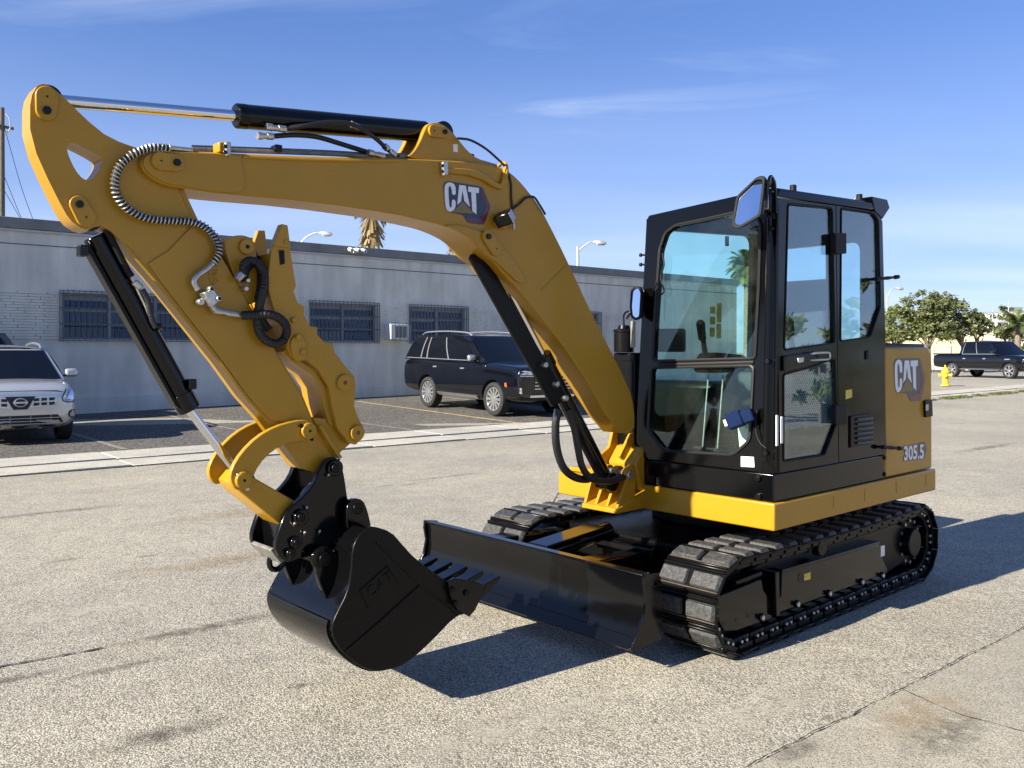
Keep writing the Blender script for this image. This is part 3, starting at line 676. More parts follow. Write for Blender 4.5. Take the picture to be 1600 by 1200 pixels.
# ---- arm cylinder on top of the boom
a0, a1 = P3(72, 156, CN), P3(688, 208, CN)
t0 = (370 - 72) / (688 - 72.0)
def tpx(px):   # parameter along the cylinder axis seen at picture column px
    lo, hi = 0.0, 1.0
    for _ in range(40):
        m_ = (lo + hi) / 2; p = a0.lerp(a1, m_); f = p.x - OF; X = CX + S42 * CN - C42 * f; Y = CY - C42 * CN - S42 * f
        if 800 + FPX * X / Y < px: lo = m_
        else: hi = m_
    return lo
t0, t9 = tpx(370), tpx(664)
b = MB(); b.tube([along(a0, a1, t0 + 0.006), along(a0, a1, t9)], 0.050, 28); ac = b.build('arm_cylinder', 'black', ex, bevel=0.006)
b = MB(); b.tube([along(a0, a1, 0.0), along(a0, a1, t0 + 0.01)], 0.0225, 22); b.build('rod', 'chrome', ac)
b = MB(); b.tube([along(a0, a1, t0 - 0.004), along(a0, a1, t0), along(a0, a1, t0 + 0.02), along(a0, a1, t0 + 0.022)], [0.044, 0.051, 0.051, 0.052], 28); b.build('gland', 'cabblack', ac, bevel=0.003)
for p, r in ((a0, 0.046), (a1, 0.052)):
    b = MB(); b.cyl(p + Vector((0, .04, 0)), p - Vector((0, .04, 0)), r); b.build('rod_eye', 'black', ac, bevel=0.004)
# ---- arm (dipper stick)
AN, AF = -0.880, -0.990
arm_px = [(47, 165), (50, 148), (58, 134), (66, 131), (76, 132), (87, 141), (100, 152), (120, 172), (140, 191), (162, 209), (185, 221), (207, 229), (235, 236), (262, 250), (278, 270), (288, 298), (310, 345), (332, 382), (370, 441), (390, 477), (430, 547), (472, 616), (492, 665), (519, 710), (524, 730), (512, 744), (494, 738), (470, 732), (450, 705), (415, 657), (382, 620), (345, 568), (305, 517), (242, 437), (197, 385), (183, 370), (172, 360), (158, 353), (146, 355), (138, 360), (126, 356), (113, 347), (104, 336), (92, 314), (75, 280), (57, 240), (47, 202)]
hole = [(103, 232), (108, 223), (118, 224), (152, 242), (160, 249), (159, 259), (146, 278), (138, 282), (128, 279), (115, 262)]
arm = plate('arm', arm_px, AN, AN, AF, 'yellow', ex, 0.006, holes=[hole], it=0, bseg=3)
plate('side_plate', [(300, 352), (316, 352), (336, 385), (372, 447), (392, 483), (430, 551), (470, 618), (488, 660), (478, 668), (420, 655), (384, 615), (345, 562), (308, 514), (246, 434), (230, 412), (262, 392)], AN, AN, AN + 0.007, 'yellow', arm, 0.003)
plate('side_plate', [(196, 250), (215, 236), (236, 240), (255, 252), (280, 300), (300, 345), (258, 345), (214, 332), (190, 312), (182, 282)], AN, AN, AN + 0.009, 'yellow', arm, 0.003, it=1)
b = MB(); b.tube([P3(x, y, AN) for x, y in ((392, 630), (340, 560), (305, 517), (242, 437), (197, 385))], 0.006, 8); b.build('weld_bead', 'yellow', arm)
cap(72, 152, 71, 174, AN, 0.036, arm)
cap(133, 340, 122, 320, AN, 0.034, arm)
# embossed badge
for pts in (((325, 421), (330, 445)), ((325, 421), (338, 424)), ((331, 428), (341, 440)), ((334, 424), (336, 441)), ((339, 421), (333, 446))):
    b = MB(); b.tube([P3(*p, AN + 0.008) for p in pts], 0.003, 6); b.build('embossed_letter', 'yellow', arm)
# thumb cylinder mount on the back of the arm
plate('thumb_mount', [(346, 379), (358, 371), (372, 367), (388, 369), (398, 378), (401, 392), (402, 430), (402, 470), (388, 478), (372, 446)], AN, AN + 0.002, AN - 0.03, 'yellow', arm, 0.004, it=1)
plate('thumb_mount', [(346, 379), (358, 371), (372, 367), (388, 369), (398, 378), (401, 392), (402, 430), (402, 470), (388, 478), (372, 446)], AN, AF + 0.03, AF, 'yellow', arm, 0.004, it=1)
pin('pin_boss', 384, 386, AN, AN, AN + 0.016, 0.032, 'yellow', arm)
pin('pin', 384, 386, AN, AN + 0.016, AN + 0.019, 0.008, 'satin', arm)
plate('thumb_hinge', [(486, 652), (524, 655), (540, 672), (549, 690), (526, 710), (519, 712)], AN, AN + 0.012, AF - 0.012, 'yellow', arm, 0.004)
plate('hinge_plate', [(492, 664), (499, 664), (530, 714), (524, 716)], AN, AN + 0.03, AF - 0.03, 'yellow', arm, 0.003)
# spring-armoured hose, pipe, valve, whip hoses on the arm
hp = [(265, 231), (240, 230), (214, 238), (192, 253), (181, 274), (180, 297), (191, 318), (212, 334), (240, 343), (275, 345), (305, 348), (327, 360), (340, 378), (342, 396), (333, 412)]
HN = AN + 0.035
P = [P3(x, y, HN + (0.02 if i < 3 else 0)) for i, (x, y) in enumerate(hp)]; path = spline(P, 40)
b = MB(); b.tube(path, 0.0115, 8); b.build('hose', 'hose', arm)
b = MB(); L_ = 0
rs = [0.0]
for i in range(1, len(path)): rs.append(rs[-1] + (path[i] - path[i - 1]).length)
hel = []; pitch = 0.0145; i = 0; d = 0.0; up = Vector((0, 1, 0))
while d < rs[-1]:
    while rs[i + 1] < d: i += 1
    t = (d - rs[i]) / max(1e-9, rs[i + 1] - rs[i]); c = path[i].lerp(path[i + 1], t); tg = (path[i + 1] - path[i]).normalized()
    s_ = tg.cross(up).normalized(); ph = 2 * math.pi * d / pitch
    hel.append(c + s_ * (0.0145 * math.cos(ph)) + up * (0.0145 * math.sin(ph))); d += pitch / 9
b.tube(hel, 0.0031, 5); b.build('hose_spring', 'steel', arm)
b = MB(); b.tube(spline([P3(x, y, HN) for x, y in ((333, 411), (322, 421), (308, 431), (303, 441), (309, 453))], 6), 0.011, 10); b.build('pipe', 'steel', arm)
b = MB(); b.tube(spline([P3(x, y, HN) for x, y in ((264, 231), (282, 233), (300, 235))], 4), 0.010, 10); b.build('hose_fitting', 'steel', arm)
plate('valve_block', [(312, 458), (327, 452), (339, 470), (324, 481)], HN, AN + 0.004, AN + 0.075, 'steel', arm, 0.004)
for x, y in ((326, 452), (338, 467)): pin('port', x, y, HN + 0.02, AN + 0.06, AN + 0.088, 0.011, 'steel', arm); 
for x, y in ((326, 452), (338, 467)): pin('port_plug', x, y, HN + 0.02, AN + 0.088, AN + 0.0885, 0.007, 'black', arm)
pin('nut', 313, 472, HN, AN + 0.01, AN + 0.05, 0.013, 'steel', arm)
b = MB(); q = [P3(x, y, HN) for x, y in ((330, 478), (337, 486), (350, 488), (358, 490), (378, 493))]; b.tube(q, [0.012, 0.015, 0.010, 0.013, 0.010], 8); b.build('hose_fitting', 'steel', arm)
HW = AN + 0.045
def ribbed(name, pts, n, r, parent, dn=None):
    Q = spline([P3(x, y, n + (dn[i] if dn else 0)) for i, (x, y) in enumerate(pts)], 8); b = MB(); rr = [r * (1 if k % 2 else 1.16) for k in range(len(Q))]
    b.tube(Q, rr, 10); return b.build(name, 'hose', parent)
ribbed('hose', [(382, 428), (381, 416), (388, 408), (400, 410), (411, 424), (413, 442), (408, 465), (403, 490), (404, 515), (415, 531), (431, 537), (444, 529), (448, 513), (440, 500), (424, 492), (402, 492), (378, 493)], HW, 0.0165, arm, [0, .01, .01, .01, .01, .01, .01, .0, .0, .0, .0, .0, .02, .03, .035, .02, 0])
ribbed('hose', [(380, 440), (384, 424), (392, 412), (403, 414), (409, 430), (407, 450), (404, 470), (410, 500), (420, 515)], HW - 0.03, 0.0150, arm)
b = MB(); q = [P3(x, y, HW) for x, y in ((370, 437), (376, 430), (384, 424))]; b.tube(q, [0.014, 0.017, 0.014], 8); b.build('hose_fitting', 'steel', arm)
pin('bolt', 385, 451, HW, AN - 0.0, AN + 0.05, 0.010, 'steel', arm); pin('bolt', 388, 438, HW, AN, AN + 0.05, 0.009, 'steel', arm)
# ---- bucket cylinder in front of the arm
k0, k1, k2 = P3(133, 341, CN), P3(296, 640, CN), P3(379, 750, CN)
k0 = P3(134, 345, CN)
b = MB(); b.tube([along(k0, k1, 0.075), k1], 0.0415, 26); kc = b.build('bucket_cylinder', 'black', ex, bevel=0.006)
b = MB(); b.tube([k1, k2], 0.0175, 20); b.build('rod', 'chrome', kc)
b = MB(); b.tube([along(k0, k1, 0.905), along(k0, k1, 1.0)], 0.046, 24); b.build('gland', 'black', kc, bevel=0.004)
b = MB(); b.cyl(k2 + Vector((0, .05, 0)), k2 - Vector((0, .05, 0)), 0.034); b.build('rod_eye', 'cabblack', kc, bevel=0.004)
b = MB(); b.cyl(k0 + Vector((0, .05, 0)), k0 - Vector((0, .05, 0)), 0.042); b.build('rod_eye', 'black', kc, bevel=0.004)
plate('guard', [(130, 386), (137, 384), (279, 640), (270, 634)], CN, CN + 0.03, CN - 0.03, 'satin', kc, 0.003)
hosepath('hose', [(222, 452), (230, 468), (234, 485), (238, 500), (244, 512)], CN + 0.05, 0.011, 'hose', kc)
hosepath('steel_pipe', [(205, 430), (216, 455), (228, 480), (236, 502)], CN + 0.045, 0.005, 'steel', kc)
hosepath('hose', [(166, 358), (180, 385), (198, 420), (206, 432)], CN + 0.045, 0.012, 'rubber', kc)
for a in ((210, 440, 220, 450), (244, 512, 252, 508)):
    b = MB(); b.tube([P3(a[0], a[1], CN + 0.05), P3(a[2], a[3], CN + 0.05)], 0.014, 8); b.build('hose_fitting', 'steel' if a[0] == 210 else 'black', kc, bevel=0.003)
for x, y in ((298, 600), (129, 392)):
    b = MB(); b.box(P3(x, y, CN + 0.03), (0.03, 0.05, 0.04)); b.build('port', 'black', kc, bevel=0.004)
# ---- guide links and bucket link
lk = [(480, 656), (462, 657), (430, 666), (402, 682), (377, 707), (362, 732), (359, 751), (369, 767), (384, 764), (394, 750), (405, 726), (425, 705), (450, 692), (472, 689), (490, 682), (494, 670), (489, 660)]
LN = -0.828
link1 = plate('guide_link', lk, LN, LN, LN - 0.026, 'yellow', ex, 0.004, it=1)
link2 = plate('guide_link', lk, LN, -1.062, -1.062 + 0.026, 'yellow', ex, 0.004, it=1)
for (x, y, r) in ((481, 673, 0.034), (379, 750, 0.034)):
    pin('pin_boss', x, y, LN, LN, LN + 0.016, r, 'yellow', link1); pin('pin_boss', x, y, LN + .016, LN + 0.016, LN + 0.019, r * 0.72, 'yellow', link1); pin('pin', x, y, LN, LN + 0.019, LN + 0.021, 0.006, 'satin', link1)
for (x, y) in ((387, 764), (487, 686), (372, 742), (470, 665)):
    b = MB(); b.box(P3(x, y, LN + 0.006), (0.014, 0.012, 0.014)); b.build('keeper', 'steel' if y > 700 else 'satin', link1, bevel=0.003)
bl = plate('bucket_link', [(372, 768), (366, 755), (380, 738), (396, 746), (466, 786), (462, 812), (440, 822)], -0.87, -0.862, -1.028, 'yellow', ex, 0.006, it=0)
# ---- thumb
th = [(427, 384), (438, 352), (449, 352), (453, 386), (460, 430), (463, 447), (459, 455), (466, 474), (476, 479), (475, 491), (484, 509), (496, 511), (496, 523), (508, 535), (520, 536), (523, 551), (544, 577), (554, 588), (556, 602), (554, 634), (559, 650), (568, 668), (566, 686), (556, 695), (544, 691), (527, 668), (520, 640), (514, 604), (497, 577), (479, 563), (466, 564), (455, 556), (449, 543), (450, 533), (430, 490), (420, 455), (419, 430), (424, 394)]
TN = -0.828
thumb = plate('thumb', th, TN, TN, TN - 0.026, 'yellow', ex, 0.003)
plate('thumb_plate', th, TN, TN - 0.20, TN - 0.226, 'yellow', thumb, 0.003)
plate('thumb_web', [(452, 545), (470, 562), (497, 578), (514, 605), (520, 640), (527, 668), (519, 662), (511, 635), (506, 608), (492, 586), (465, 568), (446, 550)], TN, TN - 0.026, TN - 0.20, 'yellow', thumb, 0.002)
plate('thumb_web', [(425, 395), (431, 394), (430, 440), (448, 505), (440, 508), (424, 460), (420, 430)], TN, TN - 0.026, TN - 0.20, 'yellow', thumb, 0.002)
for d in (0.003, -0.197):
    plate('tooth', [(427, 384), (440, 350), (449, 352), (454, 388)], TN + d, TN + d + 0.004, TN + d - 0.036, 'yellow', thumb, 0.003)
    pin('bolt', 446, 378, TN + d, TN + d + 0.004, TN + d + 0.010, 0.009, 'yellow', thumb)
    plate('slot', [(436, 391), (444, 391), (445, 412), (438, 414)], TN + d, TN + d - 0.002, TN + d + 0.0008, 'satin', thumb, 0)
for x, y, r in ((537, 598, 0.036), (557, 676, 0.034)):
    pin('pin_boss', x, y, TN, TN, TN + 0.014, r, 'yellow', thumb); pin('pin', x, y, TN, TN + 0.014, TN + 0.017, 0.009, 'maroon', thumb)
    pin('hinge_tube', x, y, TN, TN - 0.026, TN - 0.2, r * 0.8, 'yellow', thumb)
plate('cylinder_lug', [(452, 540), (455, 528), (465, 523), (474, 528), (478, 545), (478, 560), (466, 566), (456, 558)], TN, TN, TN + 0.012, 'yellow', thumb, 0.003, it=1)
pin('bolt', 464, 527, TN, TN + 0.012, TN + 0.022, 0.014, 'yellow', thumb); pin('bolt', 471, 550, TN, TN + 0.012, TN + 0.02, 0.014, 'yellow', thumb); pin('bolt', 458, 500, TN, TN, TN + 0.014, 0.012, 'yellow', thumb)
tc0, tc1 = P3(384, 386, CN), P3(466, 545, CN)
b = MB(); b.tube([tc0, tc0.lerp(tc1, 0.7)], 0.032, 18); tcyl = b.build('thumb_cylinder', 'satin', ex, bevel=0.004)
b = MB(); b.tube([tc0.lerp(tc1, 0.7), tc1], 0.016, 14); b.build('rod', 'chrome', tcyl)
# ---- quick coupler
QN = -0.822
cq = [(512, 716), (524, 714), (533, 722), (538, 742), (541, 762), (544, 784), (556, 778), (565, 783), (570, 798), (573, 822), (548, 838), (525, 846), (500, 862), (482, 870), (467, 874), (452, 880), (438, 872), (431, 860), (431, 846), (438, 824), (447, 801), (462, 786), (478, 772), (492, 754), (500, 732)]
coupler = plate('quick_coupler', cq, QN, QN, QN - 0.03, 'black', ex, 0.005, it=1)
plate('coupler_plate', cq, QN, -1.07, -1.04, 'black', coupler, 0.005, it=1)
plate('coupler_body', [(446, 820), (468, 795), (520, 775), (536, 790), (545, 830), (500, 855), (450, 868)], QN, QN - 0.03, -1.04, 'black', coupler, 0.004)
plate('coupler_lip', [(434, 858), (452, 878), (446, 884), (428, 862)], QN, QN - 0.035, -1.035, 'greysteel', coupler, 0.004)
for x, y, r in ((522, 731, 0.036), (469, 808, 0.034), (556, 795, 0.032), (461, 847, 0.026), (453, 864, 0.022)):
    pin('pin', x, y, QN, QN, QN + 0.018, r, 'black', coupler, 0.005); pin('pin_end', x + 1, y, QN + .018, QN + 0.018, QN + 0.034, r * 0.55, 'satin', coupler, 0.004)
for x, y in ((512, 745), (529, 719), (459, 821), (478, 796), (542, 811), (498, 833), (475, 835)):
    b = MB(); b.tube([P3(x, y, QN + 0.004), P3(x + 2, y - 4, QN + 0.02)], 0.006, 6); b.build('keeper', 'steel', coupler, bevel=0.002)
b = MB(); b.tube(spline([P3(x, y, -0.95) for x, y in ((424, 868), (421, 878), (424, 888), (434, 889), (444, 880))], 5), 0.012, 10); b.build('hook', 'black', coupler)
hosepath('hose', [(468, 786), (474, 770), (486, 758), (496, 752)], -0.92, 0.010, 'greysteel', coupler)
# ---- bucket
UN, UF = -0.655, -1.235
side = [(551, 857), (560, 838), (573, 826), (583, 822), (612, 831), (629, 851), (650, 874), (690, 903), (704, 912), (728, 960), (713, 962), (674, 1003), (642, 1032), (621, 1044), (590, 1050), (564, 1042), (537, 1021), (522, 1000), (518, 979), (527, 958), (543, 927), (549, 897)]
bucket = plate('bucket', side, UN, UN, UN - 0.022, 'satin', ex, 0.004, it=1)
plate('side_sheet', side, UN, UF + 0.022, UF, 'black', bucket, 0.004, it=1)
back = FZl([(728, 960), (713, 962), (674, 1003), (642, 1032), (621, 1044), (590, 1050), (564, 1042), (537, 1021), (522, 1000), (518, 979), (527, 958), (543, 927), (549, 897), (551, 857), (560, 838), (573, 826)], UN); back = chaikin(back, 2, closed=False)
cen = Vector(FZ(620, 930, UN)); inn = [tuple(Vector(p) + (cen - Vector(p)).normalized() * 0.020) for p in back]
w = back + inn[::-1]
b = MB(); b.prism(w, [], lambda f, z: E(f, UN - 0.010, z), lambda f, z: E(f, UF + 0.010, z)); b.build('wrapper', 'black', bucket, bevel=0.002, angle=30) if False else b.build('wrapper', 'black', bucket, angle=30)
# wear strip round the heel and step where the back plate ends
out = [tuple(Vector(p) + (Vector(p) - cen).normalized() * 0.010) for p in back[14:40]]
b = MB(); b.prism(out + back[14:40][::-1], [], lambda f, z: E(f, UN - 0.03, z), lambda f, z: E(f, UF + 0.03, z)); b.build('heel_plate', 'black', bucket, angle=30)
# ridges on the side plate
for pts in (((588, 848), (650, 908), (715, 962)), ((540, 1018), (600, 965), (656, 914))):
    b = MB(); b.tube([P3(*p, UN + 0.001) for p in pts], 0.005, 6); b.build('side_ridge', 'satin', bucket)
em = [[(563, 922), (606, 884)], [(563, 922), (576, 950)], [(606, 884), (624, 912)]]
def emb(k, pl): return [(579 + 13.0 * (k + 0.86 * x) - 5.5 * y, 932 - 10.0 * (k + 0.86 * x) - 13 * y) for x, y in pl]
em += [emb(0, [(.85, .85), (.55, 1.0), (.2, .95), (0, .65), (0, .35), (.2, .05), (.55, 0), (.85, .15)]), emb(1, [(0, 0), (.45, 1), (.9, 0)]), emb(1, [(.22, .4), (.68, .4)]), emb(2, [(0, 1), (.95, 1)]), emb(2, [(.47, 1), (.47, 0)])]
for pts in em:
    b = MB(); b.tube([P3(*p, UN + 0.001) for p in pts], 0.0035, 6); b.build('embossed_letter', 'satin', bucket)
# side cutters, lip, teeth
for n0, n1 in ((UN + 0.002, UN + 0.022), (UF - 0.022, UF - 0.002)):
    sc_ = plate('side_cutter', [(696, 908), (706, 902), (742, 908), (756, 914), (738, 952), (729, 962), (712, 952), (700, 930)], UN, n0, n1, 'black', bucket, 0.004)
for x, y in ((706, 921), (728, 926), (711, 942)): pin('bolt', x, y, UN + 0.02, UN + 0.022, UN + 0.032, 0.014, 'satin', bucket)
lf, lz = FZ(722, 948, UN); tf, tz = FZ(792, 897, UN)
dv_ = Vector((tf - lf, tz - lz)).normalized(); nv = Vector((-dv_.y, dv_.x))
def LT(a, c, n): p = Vector((lf, lz)) + dv_ * a + nv * c; return E(p.x, n, p.y)
b = MB(); b.hexa([LT(-0.06, -0.03, UN - 0.01), LT(0.09, -0.012, UN - 0.01), LT(0.09, 0.008, UN - 0.01), LT(-0.06, 0.012, UN - 0.01)], [LT(-0.06, -0.03, UF + .01), LT(0.09, -0.012, UF + .01), LT(0.09, 0.008, UF + .01), LT(-0.06, 0.012, UF + .01)]); b.build('cutting_lip', 'black', bucket, bevel=0.003)
tl = (Vector((tf, tz)) - Vector((lf, lz))).length
for k in range(5):
    nc = UN - 0.045 + (UF - UN + 0.09) * k / 4
    b = MB()
    def ring(a, hw, h0, h1): return [LT(a, h0, nc - hw), LT(a, h0, nc + hw), LT(a, h1, nc + hw), LT(a, h1, nc - hw)]
    r1, r2, r3, r4 = ring(-0.02, 0.040, -0.035, 0.030), ring(0.08, 0.043, -0.035, 0.036), ring(0.12, 0.040, -0.026, 0.030), ring(tl * 0.88, 0.036, -0.010, 0.006)
    vs = r1 + r2 + r3 + r4; fs = [(0, 1, 2, 3), (12, 15, 14, 13)]
    for q in range(3):
        for e in range(4): fs.append((4 * q + e, 4 * q + (e + 1) % 4, 4 * q + 4 + (e + 1) % 4, 4 * q + 4 + e))
    b.add(vs, fs); b.build('tooth', 'black', bucket, bevel=0.003)
# ears that take the coupler pins
for n0 in (-0.80, -1.092):
    plate('ear', [(535, 800), (540, 784), (550, 777), (562, 780), (569, 795), (576, 826), (560, 860), (550, 880), (540, 850)], -0.8, n0, n0 + 0.028, 'black', bucket, 0.004, it=1)
    plate('ear', [(487, 872), (490, 858), (503, 851), (516, 856), (523, 870), (535, 880), (555, 900), (540, 935), (512, 950), (496, 915), (489, 892)], -0.8, n0, n0 + 0.028, 'black', bucket, 0.004, it=1)
    plate('gusset', [(548, 840), (560, 838), (556, 900), (540, 930), (524, 958), (520, 950), (530, 905)], -0.8, n0 - 0.1, n0 - 0.08, 'black', bucket, 0.003)
pin('pin', 503, 872, -0.8, -0.765, -1.12, 0.03, 'satin', bucket); pin('pin_boss', 503, 872, -0.772, -0.772, -0.79, 0.046, 'black', bucket, 0.006)
pin('pin', 554, 793, -0.8, -0.765, -1.12, 0.026, 'satin', bucket)

# ------------------------------------------------------------------ undercarriage
IC, SC = (0.205, 0.262), (-1.93, 0.264); TR = 0.240         # idler and sprocket centres, radius under the pads
def track_path(d):
    """point, heading on the loop through the pad roots; d runs from the rear top forward"""
    L = IC[0] - SC[0]; per = 2 * L + 2 * math.pi * TR; d %= per
    if d < L: return (SC[0] + d, SC[1] + TR - 0.018 * math.sin(math.pi * d / L)), 0.0
    d -= L
    if d < math.pi * TR: a = math.pi / 2 - d / TR; return (IC[0] + TR * math.cos(a), IC[1] + TR * math.sin(a)), a - math.pi / 2
    d -= math.pi * TR
    if d < L: return (IC[0] - d, IC[1] - TR), math.pi
    d -= L; a = -math.pi / 2 - d / TR; return (SC[0] + TR * math.cos(a), SC[1] + TR * math.sin(a)), a - math.pi / 2
PER = 2 * (IC[0] - SC[0]) + 2 * math.pi * TR; NP = 40
def pad_mesh(w):
    b = MB(); h = PER / NP / 2
    b.cur = 0
    b.box((0, 0, -0.004), (2 * h * 0.985, w, 0.012))
    # three low cross bars and a pair of worn rubber blocks
    b.cur = 1
    for s in (-1, 1):
        lo = [(-h * .60, s * 0.012, 0.002), (h * .60, s * 0.012, 0.002), (h * .60, s * w * .485, 0.002), (-h * .60, s * w * .485, 0.002)]
        hi = [(-h * .50, s * 0.020, 0.024), (h * .50, s * 0.020, 0.024), (h * .50, s * w * .450, 0.024), (-h * .50, s * w * .450, 0.024)]
        b.hexa(lo, hi)
    b.cur = 2; b.box((h * 0.68, 0, 0.006), (0.007, w * 0.96, 0.012))
    b.cur = 0; b.box((h * 0.86, 0, 0.007), (0.012, w * 0.97, 0.016)); b.box((-h * 0.80, 0, 0.007), (0.014, w * 0.97, 0.016))
    b.cur = 0; b.box((0, -w * 0.40, -0.024), (h * 1.7, 0.03, 0.03)); b.box((0, w * 0.40, -0.024), (h * 1.7, 0.03, 0.03)); b.box((0, 0, -0.024), (h * 1.3, w * .35, 0.03))
    o = b.build('track_pad', ['satin', 'pad', 'brownedge'], None, bevel=0.004, bseg=1); return o
proto_pad = pad_mesh(0.38)
def make_track(nc, near):
    sgn = 1
    # side frame
    b = MB(); b.prism(rounded([(0.16, 0.12), (0.16, 0.36), (-0.1, 0.42), (-1.7, 0.42), (-1.92, 0.36), (-1.92, 0.14), (-1.6, 0.10), (-0.1, 0.10)], 0.04), [], lambda f, z: E(f, nc - 0.10, z), lambda f, z: E(f, nc + 0.095, z))
    tr = b.build('track', 'satin', ex, bevel=0.01)
    for i in range(NP):
        (f, z), a = track_path((i + 0.35) * PER / NP)
        o = proto_pad.copy(); col.objects.link(o); o.parent = tr
        # pad axes: x along travel, z outwards
        tx = Vector((math.cos(a), 0, math.sin(a))); up = Vector((-math.sin(a), 0, math.cos(a))); y = up.cross(tx)
        m4 = Matrix((tx, y, up)).transposed().to_4x4(); m4.translation = E(f, nc, z); o.matrix_local = m4
    return tr
near_t = make_track(-0.234, True)
far_t = make_track(-1.67, False)
bpy.data.objects.remove(proto_pad)
ND = -0.075     # outer face of the side plates on the door side
cp1 = [(1122, 932), (1190, 905), (1193, 922), (1204, 938), (1206, 966), (1150, 986), (1132, 986), (1122, 968)]
cp2 = [(1222, 894), (1374, 850), (1379, 872), (1387, 890), (1386, 896), (1213, 959), (1210, 945), (1221, 930)]
plate('cover_plate', cp1, ND, ND, ND - 0.02, 'black', near_t, 0.004); plate('cover_plate', cp2, ND, ND, ND - 0.02, 'black', near_t, 0.004)
plate('cover_flange', [(1150, 908), (1190, 893), (1192, 899), (1152, 914)], ND, ND, ND - 0.08, 'satin', near_t, 0.003)
plate('cover_flange', [(1222, 890), (1374, 846), (1375, 850), (1222, 895)], ND, ND + 0.002, ND - 0.10, 'black', near_t, 0.003)
plate('mount_post', [(1204, 893), (1210, 892), (1211, 960), (1206, 962)], ND, ND + 0.03, ND - 0.06, 'black', near_t, 0.003)
for x, y in ((608, 655), (785, 588), (945, 535), (1108, 477), (1210, 445)):
    pin('roller_bolt', 1000 + x * .3125, 760 + y * .3125, ND, ND, ND + 0.012, 0.022, 'satin', near_t); pin('bolt', 1000 + x * .3125, 760 + y * .3125, ND + .012, ND + 0.012, ND + 0.026, 0.014, 'steel', near_t)
for x, y in ((421, 687), (482, 667), (540, 648)): pin('hole', 1000 + x * .3125, 760 + y * .3125, ND, ND, ND + 0.002, 0.012, 'hose', near_t)
plate('slot', chaikin([(1247, 899), (1251, 894), (1255, 898), (1255, 909), (1251, 912), (1247, 908)], 1), ND, ND, ND + 0.002, 'hose', near_t, 0)
plate('label_plate', [(1256, 897), (1266, 894), (1266, 905), (1256, 907)], ND, ND, ND + 0.002, 'sticker_y', near_t, 0)
plate('label_plate', [(1376, 853), (1382, 852), (1382, 868), (1376, 870)], ND, ND, ND + 0.002, 'sticker', near_t, 0)
pin('carrier_roller', 1283, 855, ND, ND - 0.04, ND + 0.012, 0.050, 'satin', near_t, 0.006); pin('bolt', 1283, 855, ND, ND + 0.012, ND + 0.014, 0.006, 'black', near_t)
# drive sprocket and front idler
def wheel_disc(name, c, r, nm):
    b = MB(); b.lathe([(0, r * 0.98), (0.03, r), (0.13, r), (0.16, r * 0.98)], E(c[0], -0.31, c[1]), (0, 1, 0), 32); return b.build(name, nm, near_t, angle=30)
wheel_disc('idler', IC, 0.195, 'satin'); sp_ = wheel_disc('sprocket', SC, 0.17, 'satin')
b = MB(); b.cyl(E(SC[0] + 0.03, -0.15, SC[1]), E(SC[0] + 0.03, -0.085, SC[1]), 0.095, 30); b.build('drive_hub', 'satin', near_t, bevel=0.008)
for k in range(12):
    a = 2 * math.pi * k / 12; b = MB(); q = (SC[0] + 0.14 * math.cos(a), SC[1] + 0.14 * math.sin(a)); b.cyl(E(q[0], -0.15, q[1]), E(q[0], -0.132, q[1]), 0.012, 6); b.build('bolt', 'steel', near_t)
# links with pad bolts, lower run and rear, one pair for each pad
pb = MB(); pb.cyl((0, 0, 0), (0, 0.016, 0), 0.0105, 6); proto_bolt = pb.build('bolt', 'steel', None, bevel=0.002)
lkm = MB(); lkm.box((0, 0, 0), (PER / NP * 0.92, 0.03, 0.05)); proto_link = lkm.build('track_link', 'satin', None, bevel=0.008)
for i in range(NP):
    (f, z), a = track_path((i + 0.35) * PER / NP)
    up = Vector((-math.sin(a), 0, math.cos(a))); tx = Vector((math.cos(a), 0, math.sin(a)))
    o = proto_link.copy(); col.objects.link(o); o.parent = near_t; m4 = Matrix((tx, up.cross(tx), up)).transposed().to_4x4(); m4.translation = E(f, -0.105, z) - up * 0.045; o.matrix_local = m4
    if z < 0.30 or f < -1.9:
        for s in (-0.022, 0.022):
            o = proto_bolt.copy(); col.objects.link(o); o.parent = near_t; o.location = E(f, -0.09, z) + tx * s - up * 0.045
bpy.data.objects.remove(proto_bolt); bpy.data.objects.remove(proto_link)
# centre frame, slew ring
b = MB(); b.prism(rounded([(0.0, -0.40), (0.05, -0.6), (0.05, -1.3), (0.0, -1.5), (-1.6, -1.5), (-1.65, -1.3), (-1.65, -0.6), (-1.6, -0.40)], 0.05), [], lambda f, n: E(f, n, 0.28), lambda f, n: E(f, n, 0.46)); cb_ = b.build('centre_frame', 'satin', ex, bevel=0.015)
b = MB(); b.cyl(E(-0.85, -0.95, 0.46), E(-0.85, -0.95, 0.62), 0.42, 40); b.build('slew_ring', 'satin', cb_, bevel=0.01)
b = MB(); b.box(E(-0.02, -0.95, 0.42), (0.3, 0.5, 0.05), Matrix.Rotation(R(6), 3, 'Y')); b.build('frame_plate', 'black', cb_, bevel=0.01)
